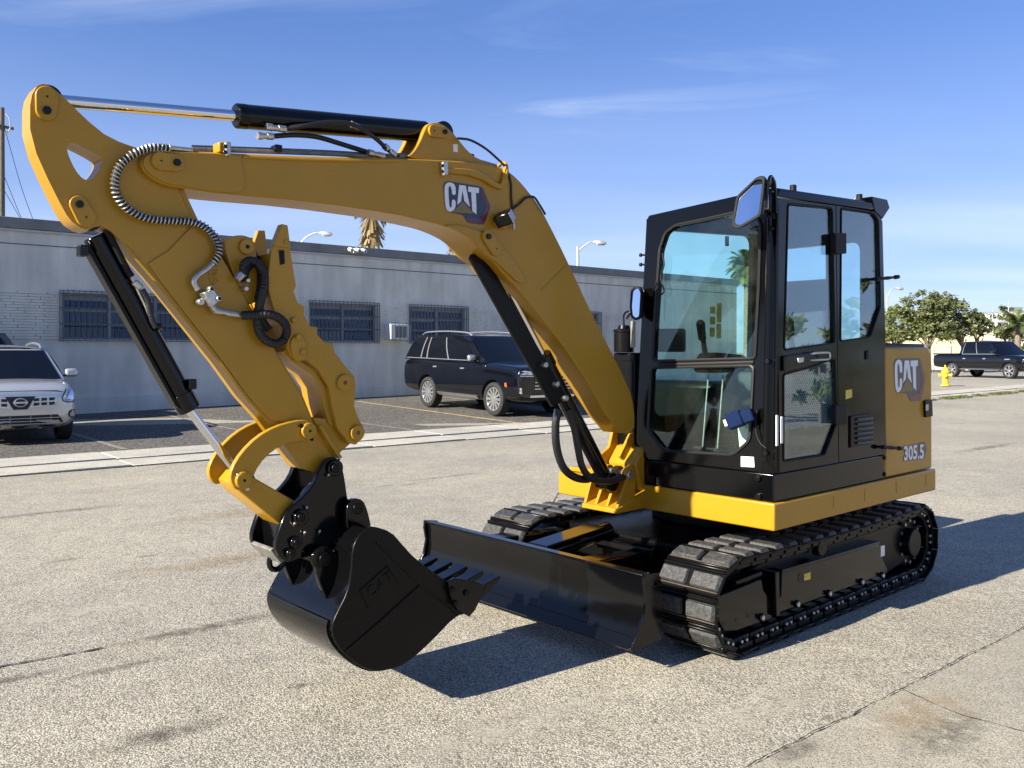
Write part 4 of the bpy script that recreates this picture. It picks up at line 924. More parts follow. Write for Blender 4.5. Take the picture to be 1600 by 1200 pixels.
# ---- dozer blade
B0, B1 = -0.262, -2.03
sec = [(0.735, 0.468), (0.722, 0.42), (0.716, 0.36), (0.720, 0.30), (0.737, 0.235), (0.765, 0.175), (0.800, 0.118)]
sec = chaikin(sec, 2, closed=False)
bk = [(f - 0.022, z) for f, z in sec]
b = MB(); b.prism(sec + bk[::-1], [], lambda f, z: E(f, B0, z), lambda f, z: E(f, B1, z)); blade = b.build('dozer_blade', 'black', ex, angle=30)
b = MB(); b.prism([(0.745, 0.462), (0.745, 0.475), (0.690, 0.475), (0.690, 0.462)], [], lambda f, z: E(f, B0, z), lambda f, z: E(f, B1, z)); b.build('top_edge', 'black', blade, bevel=0.005)
b = MB(); b.prism([(0.774, 0.170), (0.808, 0.115), (0.798, 0.108), (0.760, 0.165)], [], lambda f, z: E(f, B0 - 0.01, z), lambda f, z: E(f, B1 + 0.01, z)); b.build('cutting_edge', 'black', blade, bevel=0.003)
ep = [(1004, 896), (1024, 895), (1028, 902), (1030, 925), (1029, 998), (990, 1014), (984, 1018), (981, 1012), (990, 992), (1002, 965), (1006, 935), (1003, 912)]
pe = FZl(ep, B0)
hf_ = FZ(1020, 912, B0); hole_ = circle(hf_[0], hf_[1], 0.013, 12)
b = MB(); b.prism(pe, [hole_], lambda f, z: E(f, B0, z), lambda f, z: E(f, B0 + 0.018, z)); b.build('end_plate', 'black', blade, bevel=0.003)
b = MB(); b.prism(pe, [hole_], lambda f, z: E(f, B1, z), lambda f, z: E(f, B1 - 0.018, z)); b.build('end_plate', 'black', blade, bevel=0.003)
for n0 in (-0.72, -1.50):
    b = MB(); b.prism([(0.70, 0.20), (0.70, 0.42), (0.60, 0.43), (0.0, 0.40), (-0.2, 0.40), (-0.2, 0.28), (0.05, 0.27)], [], lambda f, z: E(f, n0, z), lambda f, z: E(f, n0 - 0.13, z)); b.build('blade_arm', 'black', ex, bevel=0.008)
b = MB(); b.tube([E(0.62, -1.10, 0.40), E(0.05, -1.10, 0.47)], 0.05, 20); bcy = b.build('blade_cylinder', 'black', ex, bevel=0.005)
b = MB(); b.box(E(0.40, -1.10, 0.475), (0.50, 0.15, 0.03), Matrix.Rotation(R(5), 3, 'Y')); b.build('guard', 'black', bcy, bevel=0.006)

# ------------------------------------------------------------------ cab
def ff(z): return -0.006 - 0.042 * (z - 0.9)
def sn(z): return -0.012 - 0.012 * max(0, z - 0.9)
def front_nz(px, py):
    z = 1.5
    for _ in range(6): n, z = NZ(px, py, ff(z))
    return n, z
def side_fz(px, py):
    z = 1.5
    for _ in range(6): f, z = FZ(px, py, sn(z))
    return f, z
def FP(o): return lambda n, z: E(ff(z) + o, n, z)
def SP(o): return lambda f, z: E(f, sn(z) + o, z)
NL = -0.935                                            # boom side of the cab
def nl(z): return NL + 0.024 * max(0, z - 0.9)
b = MB(); b.prism([(-0.012, -0.012), (-0.012, -0.945), (-1.285, -0.945), (-1.285, -0.012)], [], lambda f, n: E(f, n, 0.766), lambda f, n: E(f, n, 0.912)); skirt = b.build('cab_base', 'cabblack', ex, bevel=0.006)
for x, y in ((1185, 747), (1186, 775), (1000, 750)):
    n, z = NZ(x, y, -0.012); b = MB(); b.cyl(E(-0.012, n, z), E(0.004, n, z), 0.018, 16); b.build('bolt', 'satin', skirt, bevel=0.004)
for x, y in ((1382, 715), (1382, 741)): pin('bolt', x, y, -0.012, -0.012, -0.004, 0.014, 'satin', skirt)
for x0, x1, y0, y1 in ((1010, 1022, 742, 752), (1026, 1034, 745, 757)):
    a = [NZ(x, y, -0.012) for x, y in ((x0, y0), (x1, y0 + 2), (x1, y1 + 2), (x0, y1))]; b = MB(); b.prism(a, [], lambda n, z: E(-0.012, n, z), lambda n, z: E(-0.009, n, z)); b.build('vent_slot', 'rubber', skirt)
# floor and roof
b = MB(); b.box(E(-0.65, -0.475, 0.925), (1.22, 0.88, 0.03)); b.build('cab_floor', 'rubber', skirt)
ztf, ztr = 2.425, 2.475
# front frame with two openings
FO = [(NL, 0.914), (NL, 1.2), (nl(2.37), 2.352), (-0.075, 2.40), (-0.072, 0.914)]
up_ = [front_nz(*p) for p in ((1020, 564), (1023, 500), (1031, 390), (1040, 364), (1056, 352), (1100, 343), (1158, 330), (1182, 334), (1189, 350), (1186, 450), (1180, 560))]
lo_ = [front_nz(*p) for p in ((1018, 575), (1013, 672), (1038, 704), (1146, 711), (1172, 688), (1178, 571))]
up_r, lo_r = rounded(up_, 0.02, 3), rounded(lo_, 0.03, 3)
b = MB(); b.prism(FO, [up_r, lo_r], FP(0.0), FP(-0.05)); cab = b.build('cab', 'cabblack', ex, bevel=0.005)
for nm, h in (('upper', up_r), ('lower', lo_r)):
    q = [FP(0.004)(*p) for p in h]; b = MB(); b.tube(q, 0.0085, 6, closed=True); b.build('window_seal', 'seal', cab)
    c = Vector((sum(p[0] for p in h) / len(h), sum(p[1] for p in h) / len(h)))
    b = MB(); b.prism(h, [], FP(-0.012), FP(-0.016)); b.build('front_pane', 'glass_cab', cab, smooth=False)
q0, q1 = front_nz(1030, 570), front_nz(1178, 566)
b = MB(); b.tube([FP(-0.004)(*q0), FP(-0.004)(*q1)], 0.013, 10); b.build('window_bar', 'seal', cab)
# door side: front post, door, rear quarter, each a frame
f0 = -0.072
def side_panel(name, outer, holes, t=0.045, m='cabblack', par=None, off=0.0):
    b = MB(); b.prism(outer, holes, SP(off), SP(off - t)); return b.build(name, m, par or cab, bevel=0.004)
f1, _ = side_fz(1308, 500)
fr, _ = side_fz(1379, 340); frb, _ = side_fz(1388, 700)
door_w1 = rounded([side_fz(*p) for p in ((1231, 318), (1300, 325), (1304, 536), (1225, 547))], 0.025, 3)
door_w2 = rounded([side_fz(*p) for p in ((1224, 585), (1262, 575), (1304, 560), (1307, 660), (1288, 711), (1224, 721))], 0.02, 3)
side_panel('door_frame', [(f0, 0.916), (f1 + 0.004, 0.916), (f1 + 0.004, 2.392), (f0, 2.362)], [door_w1, door_w2]).name = 'door'
door = bpy.data.objects['door']
qw = rounded([side_fz(*p) for p in ((1314, 325), (1364, 332), (1372, 344), (1375, 480), (1359, 527), (1313, 533))], 0.02, 3)
quarter = side_panel('rear_quarter', [(f1 - 0.004, 0.916), (frb, 0.916), (fr, 2.36), (fr + 0.04, 2.415), (f1 - 0.004, 2.395)], [qw])
for h, nm, par in ((door_w1, 'door_pane', door), (door_w2, 'door_pane', door), (qw, 'quarter_pane', cab)):
    b = MB(); b.prism(h, [], SP(-0.010), SP(-0.014)); b.build(nm, 'glass_side', cab, smooth=False)
    q = [SP(0.001)(*p) for p in h]; b = MB(); b.tube(q, 0.006, 6, closed=True); b.build('window_seal', 'rubber', cab)
door.parent = ex
# corner post between front and door with hand rail and trim tubes
b = MB(); b.hexa([E(ff(.914), -0.072, 0.914), E(-0.03, -0.03, 0.914), E(f0, -0.014, 0.914), E(f0 - 0.05, -0.07, 0.914), E(-0.055, -0.11, .914)], [E(ff(2.40), -0.075, 2.40), E(-0.09, -0.04, 2.40), E(f0 - 0.01, -0.032, 2.40), E(f0 - 0.06, -0.09, 2.40), E(-0.12, -0.12, 2.40)]); b.build('corner_post', 'cabblack', cab, bevel=0.006)
b = MB(); b.tube([E(ff(1.0) + 0.012, -0.055, 0.98), E(ff(2.28) + 0.014, -0.058, 2.26)], 0.013, 12); b.build('hand_rail', 'cabblack', cab)
b = MB(); b.tube([E(-0.045, -0.022, 0.94), E(-0.085, -0.035, 2.36)], 0.010, 10); b.build('hand_rail', 'black', cab)
for z in (1.02, 1.50, 2.20):
    b = MB(); b.cyl(E(ff(z) - 0.01, -0.05, z), E(ff(z) + 0.03, -0.045, z), 0.014, 10); b.build('rail_bolt', 'satin', cab, bevel=0.003)
for f, z0, z1 in ((-0.040, 1.06, 1.22), (-0.086, 1.07, 1.21)):
    b = MB(); b.box(E(f, -0.008, (z0 + z1) / 2), (0.016, 0.006, z1 - z0)); b.build('reflector_strip', 'white', cab)
# boom-side wall and rear wall with windows
LW = [(-0.055, 0.914), (-1.26, 0.914), (-1.25, 2.42), (-0.11, 2.36)]
lw1 = rounded([(-0.13, 1.16), (-1.17, 1.16), (-1.17, 2.34), (-0.17, 2.29)], 0.08)
b = MB(); b.prism(LW, [lw1], lambda f, z: E(f, nl(z), z), lambda f, z: E(f, nl(z) + 0.04, z)); b.build('cab_wall', 'cabblack', cab, bevel=0.004)
for h in (lw1,):
    b = MB(); b.prism(h, [], lambda f, z: E(f, nl(z) + 0.018, z), lambda f, z: E(f, nl(z) + 0.022, z)); b.build('side_pane', 'glass_cab', cab, smooth=False)
rw = rounded([(-0.14, 1.50), (-0.80, 1.50), (-0.80, 2.24), (-0.14, 2.24)], 0.06)
b = MB(); b.prism([(-0.065, 0.914), (-0.91, 0.914), (-0.89, 2.42), (-0.07, 2.42)], [rw], lambda n, z: E(-1.265, n, z), lambda n, z: E(-1.22, n, z)); b.build('cab_wall', 'cabblack', cab, bevel=0.004)
b = MB(); b.prism(rw, [], lambda n, z: E(-1.245, n, z), lambda n, z: E(-1.241, n, z)); b.build('rear_pane', 'glass_cab', cab, smooth=False)
# roof with sloped rear visor
b = MB()
b.hexa([E(ff(2.36), nl(2.36), 2.350), E(ff(2.40), -0.060, 2.398), E(f0, -0.030, 2.366), E(-1.22, -0.026, 2.42), E(-1.27, -0.07, 2.42), E(-1.27, nl(2.4), 2.415)],
       [E(ff(2.36) - 0.01, nl(2.36) + 0.008, 2.372), E(-0.085, -0.066, 2.425), E(-0.11, -0.036, 2.418), E(-1.22, -0.032, 2.472), E(-1.28, -0.08, 2.475), E(-1.28, nl(2.4), 2.46)])
roof = b.build('roof', 'cabblack', cab, bevel=0.010)
vp = [side_fz(*p) for p in ((1361, 307), (1385, 312), (1389, 325), (1378, 342), (1366, 330))]
b = MB(); b.prism(vp, [], SP(0.006), SP(-0.80)); b.build('roof_visor', 'cabblack', cab, bevel=0.004)
for x, y in ((1247, 293), (1350, 307)):
    f, z = side_fz(x, y); b = MB(); b.cyl(E(f, -0.06, z - 0.03), E(f, -0.06, z + 0.018), 0.018, 14); b.build('roof_plug', 'rubber', cab, bevel=0.004)
# hinges, latches, stops, louvre, handle
for y0, y1 in ((365, 397), (632, 662)):
    a = [side_fz(1297, y0), side_fz(1314, y0), side_fz(1314, y1), side_fz(1297, y1)]; b = MB(); b.prism(rounded(a, 0.006), [], SP(0.001), SP(0.035)); b.build('hinge', 'rubber', door, bevel=0.006)
hd = rounded([side_fz(*p) for p in ((1222, 556), (1262, 551), (1263, 570), (1222, 580))], 0.012)
b = MB(); b.prism(hd, [], SP(0.001), SP(0.018)); b.build('handle_plate', 'black', door, bevel=0.006)
b = MB(); b.prism(rounded([side_fz(*p) for p in ((1240, 559), (1249, 558), (1248, 566), (1240, 567))], 0.006), [], SP(0.018), SP(0.030)); b.build('lock', 'steel', door, bevel=0.003)
hb = [SP(o)(*side_fz(*p)) for p, o in (((1262, 553), 0.002), ((1264, 552), 0.035), ((1283, 551), 0.04), ((1286, 555), 0.04), ((1285, 561), 0.035), ((1270, 562), 0.03), ((1264, 563), 0.002))]
b = MB(); b.tube(spline(hb, 4), 0.0065, 8); b.build('handle', 'steel', door)
def stop(pts, o0):
    q = [SP(o)(*side_fz(*p)) for p, o in zip(pts, o0)]; b = MB()
    n_ = len(q); ps = [q[0], q[0].lerp(q[-1], 0.14), q[0].lerp(q[-1], 0.15), q[0].lerp(q[-1], .5), q[0].lerp(q[-1], .85), q[0].lerp(q[-1], .86), q[-1]]
    b.tube(ps, [0.013, 0.014, 0.006, 0.012, 0.006, 0.014, 0.013], 10); b.build('door_stop', 'rubber', cab)
stop(((1361, 437), (1396, 433)), (0.03, 0.03)); stop(((1371, 698), (1400, 700)), (0.03, 0.03))
lv = [side_fz(*p) for p in ((1327, 650), (1361, 645), (1363, 692), (1327, 700))]
b = MB(); b.prism(rounded(lv, 0.01), [], SP(0.001), SP(0.010)); b.build('louvre_frame', 'satin', cab, bevel=0.005)
for k in range(6):
    y = 653 + k * 7.4; a = [side_fz(1335, y), side_fz(1360, y - 1.8), side_fz(1360, y + 2.2), side_fz(1335, y + 4)]
    b = MB(); b.prism(a, [], SP(0.010), SP(0.022)); b.build('louvre', 'louver', cab, bevel=0.005)
a = [side_fz(*p) for p in ((1321, 610), (1331, 608), (1331, 621), (1321, 624))]; b = MB(); b.prism(a, [], SP(0.0005), SP(0.0015)); b.build('label_plate', 'sticker_y', cab)
a = [side_fz(*p) for p in ((1352, 548), (1356, 547), (1356, 561), (1352, 562))]; b = MB(); b.prism(a, [], SP(0.0005), SP(0.008)); b.build('catch', 'rubber', cab, bevel=0.002)
a = [front_nz(*p) for p in ((1158, 713), (1178, 714), (1179, 730), (1158, 729))]; b = MB(); b.prism(a, [], FP(0.001), FP(0.002)); b.build('label_plate', 'sticker', cab)
# diamond wire guard inside the lower door pane
b = MB(); fa, fb = min(p[0] for p in door_w2) , max(p[0] for p in door_w2); za, zb = 1.13, max(p[1] for p in door_w2)
def inside(poly, x, y):
    c = False; j = len(poly) - 1
    for i in range(len(poly)):
        if (poly[i][1] > y) != (poly[j][1] > y) and x < (poly[j][0] - poly[i][0]) * (y - poly[i][1]) / (poly[j][1] - poly[i][1]) + poly[i][0]: c = not c
        j = i
    return c
sp = 0.026
for s in (1, -1):
    k = -80
    while k < 80:
        seg = []
        for i in range(0, 60):
            f = fa + (fb - fa) * i / 59; z = 1.3 + s * (f - fa) * 1.25 + k * sp
            if z > za and inside(door_w2, f, z): seg.append(SP(-0.02)(f, z))
        if len(seg) > 1: b.tube([seg[0], seg[-1]], 0.0021, 4)
        k += 1
b.build('wire_guard', 'steel', door, kind='stuff')
# blue phone holder and its cable, white paper inside
for c, d, m_ in (((1160, 655), (0.07, 0.085, 0.085), 'navyblue'), ((1180, 649), (0.05, 0.06, 0.07), 'navyblue')):
    n, z = front_nz(*c); b = MB(); b.box(E(ff(z) + 0.07, n, z), d, Matrix.Rotation(R(24), 3, 'X') @ Matrix.Rotation(R(20), 3, 'Z')); b.build('blue_box', m_, cab, bevel=0.008)
n, z = front_nz(1154, 657); b = MB(); b.box(E(ff(z) + 0.112, n + 0.0, z - 0.005), (0.004, 0.028, 0.034), Matrix.Rotation(R(24), 3, 'X') @ Matrix.Rotation(R(20), 3, 'Z')); b.build('label_plate', 'sticker', cab)
n, z = front_nz(1162, 683); b = MB(); b.box(E(ff(z) - 0.03, n, z), (0.004, 0.10, 0.15), Matrix.Rotation(R(6), 3, 'X')); b.build('paper', 'sticker', cab)
q = [front_nz(*p) for p in ((1186, 640), (1184, 670), (1190, 690), (1200, 700))]; b = MB(); b.tube(spline([FP(0.02)(*p) for p in q], 6), 0.005, 8); b.build('cable', 'rubber', cab)
# wiper and window latch on the front pane
q = [front_nz(*p) for p in ((1034, 395), (1037, 420), (1031, 445), (1030, 500), (1033, 470))]; b = MB(); b.tube([FP(0.02)(*q[0]), FP(0.025)(*q[2]), FP(0.02)(*q[3])], 0.007, 8); b.build('wiper', 'rubber', cab)
q = [front_nz(*p) for p in ((1039, 396), (1041, 415), (1036, 433), (1041, 455), (1035, 462))]; b = MB(); b.tube(spline([FP(0.022)(*p) for p in q], 5), 0.005, 8); b.build('wiper_arm', 'rubber', cab)
n, z = front_nz(1131, 376); b = MB(); b.box(E(ff(z) - 0.03, n, z), (0.01, 0.022, 0.055)); b.build('latch', 'satin', cab, bevel=0.003)
for y in (398, 413):
    n, z = front_nz(1011, y); b = MB(); b.tube([FP(-0.01)(n, z), FP(0.01)(n - 0.03, z), FP(0.012)(n - 0.031, z), FP(0.015)(n - 0.045, z)], [0.006, 0.006, 0.012, 0.011], 10); b.build('rail_bolt', 'rubber', cab, bevel=0.004)
# mirrors
def mirror(pts, f, normal_tilt, arm, rr):
    a = rounded([NZ(x, y, f) for x, y in pts], rr, 4); c = Vector((sum(p[0] for p in a) / len(a), sum(p[1] for p in a) / len(a)))
    def mp_(o, s=1.0): return lambda n, z: E(f + o + normal_tilt * (z - c.y), c.x + (n - c.x) * s, c.y + (z - c.y) * s)
    b = MB(); b.prism(a, [], mp_(-0.035, 0.9), mp_(0.0)); mo = b.build('mirror', 'satin', ex, bevel=0.010, bseg=3)
    b = MB(); b.prism(a, [[(c.x + (p[0] - c.x) * 0.82, c.y + (p[1] - c.y) * 0.86) for p in a]], mp_(-0.001), mp_(0.010)); b.build('mirror_rim', 'rubber', mo, bevel=0.003)
    b = MB(); b.prism(a, [], mp_(0.001, 0.9), mp_(0.003, 0.9)); b.build('mirror_glass', 'mirror', mo, smooth=False)
    if arm: b = MB(); b.tube(spline(arm, 6), 0.008, 8); b.build('mirror_arm', 'cabblack', mo)
mirror([(1149, 307), (1178, 274), (1191, 273), (1194, 338), (1162, 359), (1150, 356)], 0.10, -0.28, [E(0.06, -0.01, 2.33), E(0.05, 0.0, 2.44), E(0.0, -0.01, 2.455), E(-0.06, -0.03, 2.40), E(-0.065, -0.03, 2.28)], 0.022)
mirror([(986, 452), (991, 447), (998, 447), (1003, 455), (1003, 498), (996, 501), (989, 496), (986, 480)], 0.02, -0.1, [E(0.0, -1.0, 1.75), E(-0.02, -0.97, 1.8), E(-0.05, -0.94, 1.8)], 0.012)
b = MB(); b.box(E(-0.02, -0.055, 2.345), (0.05, 0.05, 0.12), Matrix.Rotation(R(20), 3, 'Z')); wl2 = b.build('work_light', 'black', cab, bevel=0.008)
b = MB(); b.box(E(0.008, -0.048, 2.345), (0.006, 0.036, 0.10), Matrix.Rotation(R(20), 3, 'Z')); b.build('lamp_lens', 'steel', cab, bevel=0.003)
b = MB(); b.tube(spline([E(-0.03, -0.05, 2.42), E(-0.05, -0.04, 2.45), E(-0.08, -0.05, 2.40), E(-0.07, -0.05, 2.25)], 6), 0.014, 8); b.build('cable', 'rubber', cab)
# interior
def cushion(pts, n0, n1, par, nm='cushion'):
    b = MB(); b.prism(rounded(pts, 0.05), [], lambda f, z: E(f, n0, z), lambda f, z: E(f, n1, z)); return b.build(nm, 'seatcloth', par, bevel=0.04, bseg=4)
seat = cushion([(-0.60, 1.30), (-1.06, 1.27), (-1.06, 1.39), (-0.60, 1.43)], -0.24, -0.72, ex, 'seat')
cushion([(-0.94, 1.38), (-1.08, 1.38), (-1.17, 1.98), (-1.12, 2.02), (-1.05, 1.98)], -0.26, -0.70, seat, 'backrest')
b = MB(); b.box(E(-0.83, -0.48, 1.10), (0.42, 0.40, 0.36)); b.build('seat_base', 'rubber', seat, bevel=0.03)
for n0 in (-0.17, -0.77):
    con = cushion([(-0.42, 1.42), (-0.86, 1.42), (-0.86, 1.53), (-0.48, 1.55)], n0 - 0.06, n0 + 0.06, ex, 'console'); con.data.materials.clear(); con.data.materials.append(M['rubber'])
    b = MB(); b.tube([E(-0.48, n0, 1.54), E(-0.46, n0, 1.62), E(-0.45, n0, 1.63), E(-0.43, n0, 1.73), E(-0.43, n0, 1.75)], [0.018, 0.015, 0.024, 0.028, 0.012], 12); b.build('joystick', 'rubber', con)
for n0 in (-0.42, -0.52):
    b = MB(); b.tube([E(-0.10, n0, 0.98), E(-0.14, n0, 1.28), E(-0.16, n0, 1.42)], 0.0045, 8); lv_ = b.build('travel_lever', 'greysteel', ex)
    b = MB(); b.box(E(-0.12, n0, 0.99), (0.16, 0.07, 0.015), Matrix.Rotation(R(-14), 3, 'Y')); b.build('pedal', 'rubber', lv_, bevel=0.004)
b = MB(); b.box(E(-0.18, -0.80, 1.62), (0.08, 0.16, 0.14), Matrix.Rotation(R(18), 3, 'Z')); b.build('monitor', 'rubber', ex, bevel=0.012)
for i, (y, z) in enumerate(((-0.46, 1.86), (-0.46, 1.78), (-0.46, 1.70), (-0.52, 1.86), (-0.52, 1.78), (-0.52, 1.70))): pass
for i, (x0, x1, y0, y1) in enumerate(((1106, 1118, 470, 480), (1106, 1118, 486, 495), (1108, 1119, 501, 512), (1121, 1132, 466, 490), (1121, 1131, 492, 510))):
    f_in = -0.30
    a = [NZ(x, y, f_in) for x, y in ((x0, y0), (x1, y0), (x1, y1), (x0, y1))]; b = MB(); b.prism(a, [], lambda n, z: E(f_in, n, z), lambda n, z: E(f_in + 0.003, n, z))
for f0_, f1_, z0_, z1_ in ((-0.70, -0.76, 1.80, 1.845), (-0.70, -0.76, 1.73, 1.78), (-0.70, -0.76, 1.65, 1.71), (-0.775, -0.83, 1.745, 1.87), (-0.775, -0.83, 1.64, 1.735)):
    a = MB(); a.prism([(f0_, z0_), (f1_, z0_), (f1_, z1_), (f0_, z1_)], [], lambda f, z: E(f, nl(z) + 0.0225, z), lambda f, z: E(f, nl(z) + 0.0235, z)); a.build('warning_label', 'sticker_y', cab)

# ------------------------------------------------------------------ grey building
def brickwall(name, base, cs=0.065, wear=0.12):
    m = mat(name, base, 0.85, var=wear, vscale=1.3, bump=0.12, bscale=30); return m
def weathered(name, c, streak=0.25):
    """painted render with rain streaks and blotches"""
    m = bpy.data.materials.new(name); nt, b = nodes_of(m); N, L = nt.nodes, nt.links
    t = N.new('ShaderNodeTexCoord'); mpn = N.new('ShaderNodeMapping'); mpn.inputs['Scale'].default_value = (1.3, 1.3, 0.22); L.new(t.outputs['Object'], mpn.inputs[0])
    n = N.new('ShaderNodeTexNoise'); n.inputs['Scale'].default_value = 2.0; n.inputs['Detail'].default_value = 6; L.new(mpn.outputs[0], n.inputs['Vector'])
    n2 = N.new('ShaderNodeTexNoise'); n2.inputs['Scale'].default_value = 0.9; n2.inputs['Detail'].default_value = 7; n2.inputs['Roughness'].default_value = 0.7; L.new(t.outputs['Object'], n2.inputs['Vector'])
    r = N.new('ShaderNodeValToRGB'); r.color_ramp.elements[0].position = 0.3; r.color_ramp.elements[1].position = 0.7
    r.color_ramp.elements[0].color = (*[x * (1 - streak) for x in c], 1); r.color_ramp.elements[1].color = (*[min(1, x * 1.06) for x in c], 1); L.new(n.outputs['Fac'], r.inputs[0])
    r2 = N.new('ShaderNodeValToRGB'); r2.color_ramp.elements[0].position = 0.3; r2.color_ramp.elements[1].position = 0.6; r2.color_ramp.elements[0].color = (0.82, 0.82, 0.82, 1); L.new(n2.outputs['Fac'], r2.inputs[0])
    x = N.new('ShaderNodeMixRGB'); x.blend_type = 'MULTIPLY'; x.inputs[0].default_value = 0.8; L.new(r.outputs[0], x.inputs[1]); L.new(r2.outputs[0], x.inputs[2]); L.new(x.outputs[0], b.inputs['Base Color'])
    bp = N.new('ShaderNodeBump'); bp.inputs['Strength'].default_value = 0.25; bp.inputs['Distance'].default_value = 0.02; L.new(n2.outputs['Fac'], bp.inputs['Height']); L.new(bp.outputs[0], b.inputs['Normal'])
    b.inputs['Roughness'].default_value = 0.88; return m
M['wall'] = weathered('grey_blue_render', (0.70, 0.68, 0.59), 0.2)
M['brick'] = weathered('painted_brick', (0.72, 0.70, 0.61), 0.2)
M['fascia'] = mat('fascia_dark', (0.17, 0.175, 0.17), 0.6, var=0.2, vscale=2)
M['fasciaedge'] = mat('fascia_edge', (0.45, 0.47, 0.50), 0.6, var=0.1, vscale=3)
M['grille'] = mat('window_bars', (0.10, 0.115, 0.13), 0.6)
M['winframe'] = mat('window_alloy', (0.22, 0.24, 0.26), 0.5)
M['darkglass'] = mat('dark_window', (0.020, 0.026, 0.034), 0.06, spec=0.8, var=0.5, vscale=3)
M['acwhite'] = mat('ac_white', (0.62, 0.63, 0.62), 0.5, var=0.1)
M['acgrille'] = mat('ac_grille', (0.22, 0.23, 0.24), 0.6)
bld = empty('grey_building', (WO.x, WO.y, 0), WALL_RZ)
tag(bld, 'long low grey-blue building with barred windows behind the parked vehicles', 'building')
# local axes: x along the wall, y into the building (away from the street), z up
TOP = 4.65
wins = [(1.27, 4.55, 3), (7.67, 9.83, 2), (10.98, 13.13, 2), (15.5, 19.2, 3)]
Z0, Z1 = 1.85, 2.97
xs0, xs1 = -14.0, 27.5
b = MB(); b.prism([(xs0, -0.3), (xs1, -0.3), (xs1, TOP), (xs0, TOP)], [[(a, Z0), (c, Z0), (c, Z1), (a, Z1)] for a, c, _ in wins], lambda x, z: Vector((x, 0, z)), lambda x, z: Vector((x, 0.25, z))); b.build('wall', 'wall', bld)
b = MB(); b.box(((xs0 + xs1) / 2, 8.0, 2.2), (xs1 - xs0 - 0.02, 15.4, 4.6)); b.build('building_core', 'wall', bld)
b = MB(); b.box(((xs0 + xs1) / 2, -0.02, TOP - 0.125), (xs1 - xs0 + 0.1, 0.14, 0.25)); b.build('fascia', 'fascia', bld, bevel=0.01)
b = MB(); b.box(((xs0 + xs1) / 2, -0.015, TOP - 0.285), (xs1 - xs0 + 0.06, 0.09, 0.05)); b.build('fascia_trim', 'fasciaedge', bld)
b = MB(); b.box(((xs0 + xs1) / 2, -0.004, 4.05), (xs1 - xs0, 0.012, 0.022)); b.build('wall_groove', 'grille', bld)
b = MB(); b.prism([(xs0, -0.3), (xs1, -0.3), (xs1, 0.72), (xs0, 0.10 + 0.2)], [], lambda x, z: Vector((x, 0, z)), lambda x, z: Vector((x, -0.06, z))); b.build('plinth', 'wall', bld, bevel=0.012)
# bricks between the windows
bp_ = {}
for (a, c) in ((-0.6, 1.22), (4.6, 5.3), (6.6, 7.62), (9.88, 10.93), (13.18, 15.45), (19.25, 21.4)):
    rows = 17; h = (Z1 - Z0) / rows
    for r_ in range(rows):
        x = a + (0.0 if r_ % 2 else -0.3)
        while x < c:
            x0, x1 = max(x, a), min(x + random.choice((0.55, 0.62, 0.7)), c)
            if x1 - x0 > 0.06:
                q = MB(); q.box(((x0 + x1) / 2, -0.008 + random.uniform(-0.006, 0.004), Z0 + h * (r_ + 0.5)), (x1 - x0 - 0.012, 0.05, h - 0.012)); q.build('brick', 'brick', bld, smooth=False)
            x = x1 + 0.0 if x1 < c else c
for i, (a, c, ns) in enumerate(wins):
    w = MB(); w.box(((a + c) / 2, 0.15, (Z0 + Z1) / 2), (c - a, 0.02, Z1 - Z0)); pane = w.build('window', 'winframe', bld)
    q = MB(); fw = 0.05
    for zz in (Z0 + fw / 2, Z1 - fw / 2): q.box(((a + c) / 2, 0.11, zz), (c - a, 0.06, fw))
    for k in range(ns + 1):
        xx = a + (c - a) * k / ns; xx = min(max(xx, a + 0.03), c - 0.03); q.box((xx, 0.11, (Z0 + Z1) / 2), (0.07, 0.06, Z1 - Z0 - 2 * fw))
    q.build('frame', 'winframe', pane)
    for k in range(ns):
        x0, x1 = a + (c - a) * k / ns + 0.05, a + (c - a) * (k + 1) / ns - 0.05
        for r_ in range(3):
            z0, z1 = Z0 + fw + (Z1 - Z0 - 2 * fw) * r_ / 3, Z0 + fw + (Z1 - Z0 - 2 * fw) * (r_ + 1) / 3
            q = MB(); q.box(((x0 + x1) / 2, 0.125 + 0.006 * r_, (z0 + z1) / 2), (x1 - x0, 0.008, z1 - z0 - 0.02), Matrix.Rotation(R(-(5 + 4 * random.random())), 3, 'X')); q.build('pane', 'darkglass', pane, smooth=False)
    # welded bars standing in front of the wall
    q = MB(); y = -0.10
    for zz in (Z0 - 0.03, Z0 + 0.03, Z1 - 0.02, Z1 + 0.04): q.box(((a + c) / 2, y, zz), (c - a + 0.12, 0.02, 0.02))
    for xx in (a - 0.05, a + 0.03, c - 0.03, c + 0.05): q.box((xx, y, (Z0 + Z1) / 2), (0.02, 0.022, Z1 - Z0 + 0.09))
    q.build('bar_frame', 'grille', pane)
    nb = int((c - a) / 0.125)
    for k in range(1, nb):
        xx = a + (c - a) * k / nb; q = MB(); q.box((xx, y, (Z0 + Z1) / 2 + 0.02), (0.013, 0.013, Z1 - Z0 + 0.10)); q.build('bar', 'grille', pane, smooth=False)
    for zz in (Z0 + 0.37, Z0 + 0.75):
        q = MB(); q.box(((a + c) / 2, y + 0.014, zz), (c - a + 0.1, 0.012, 0.022)); q.build('bar', 'grille', pane, smooth=False)
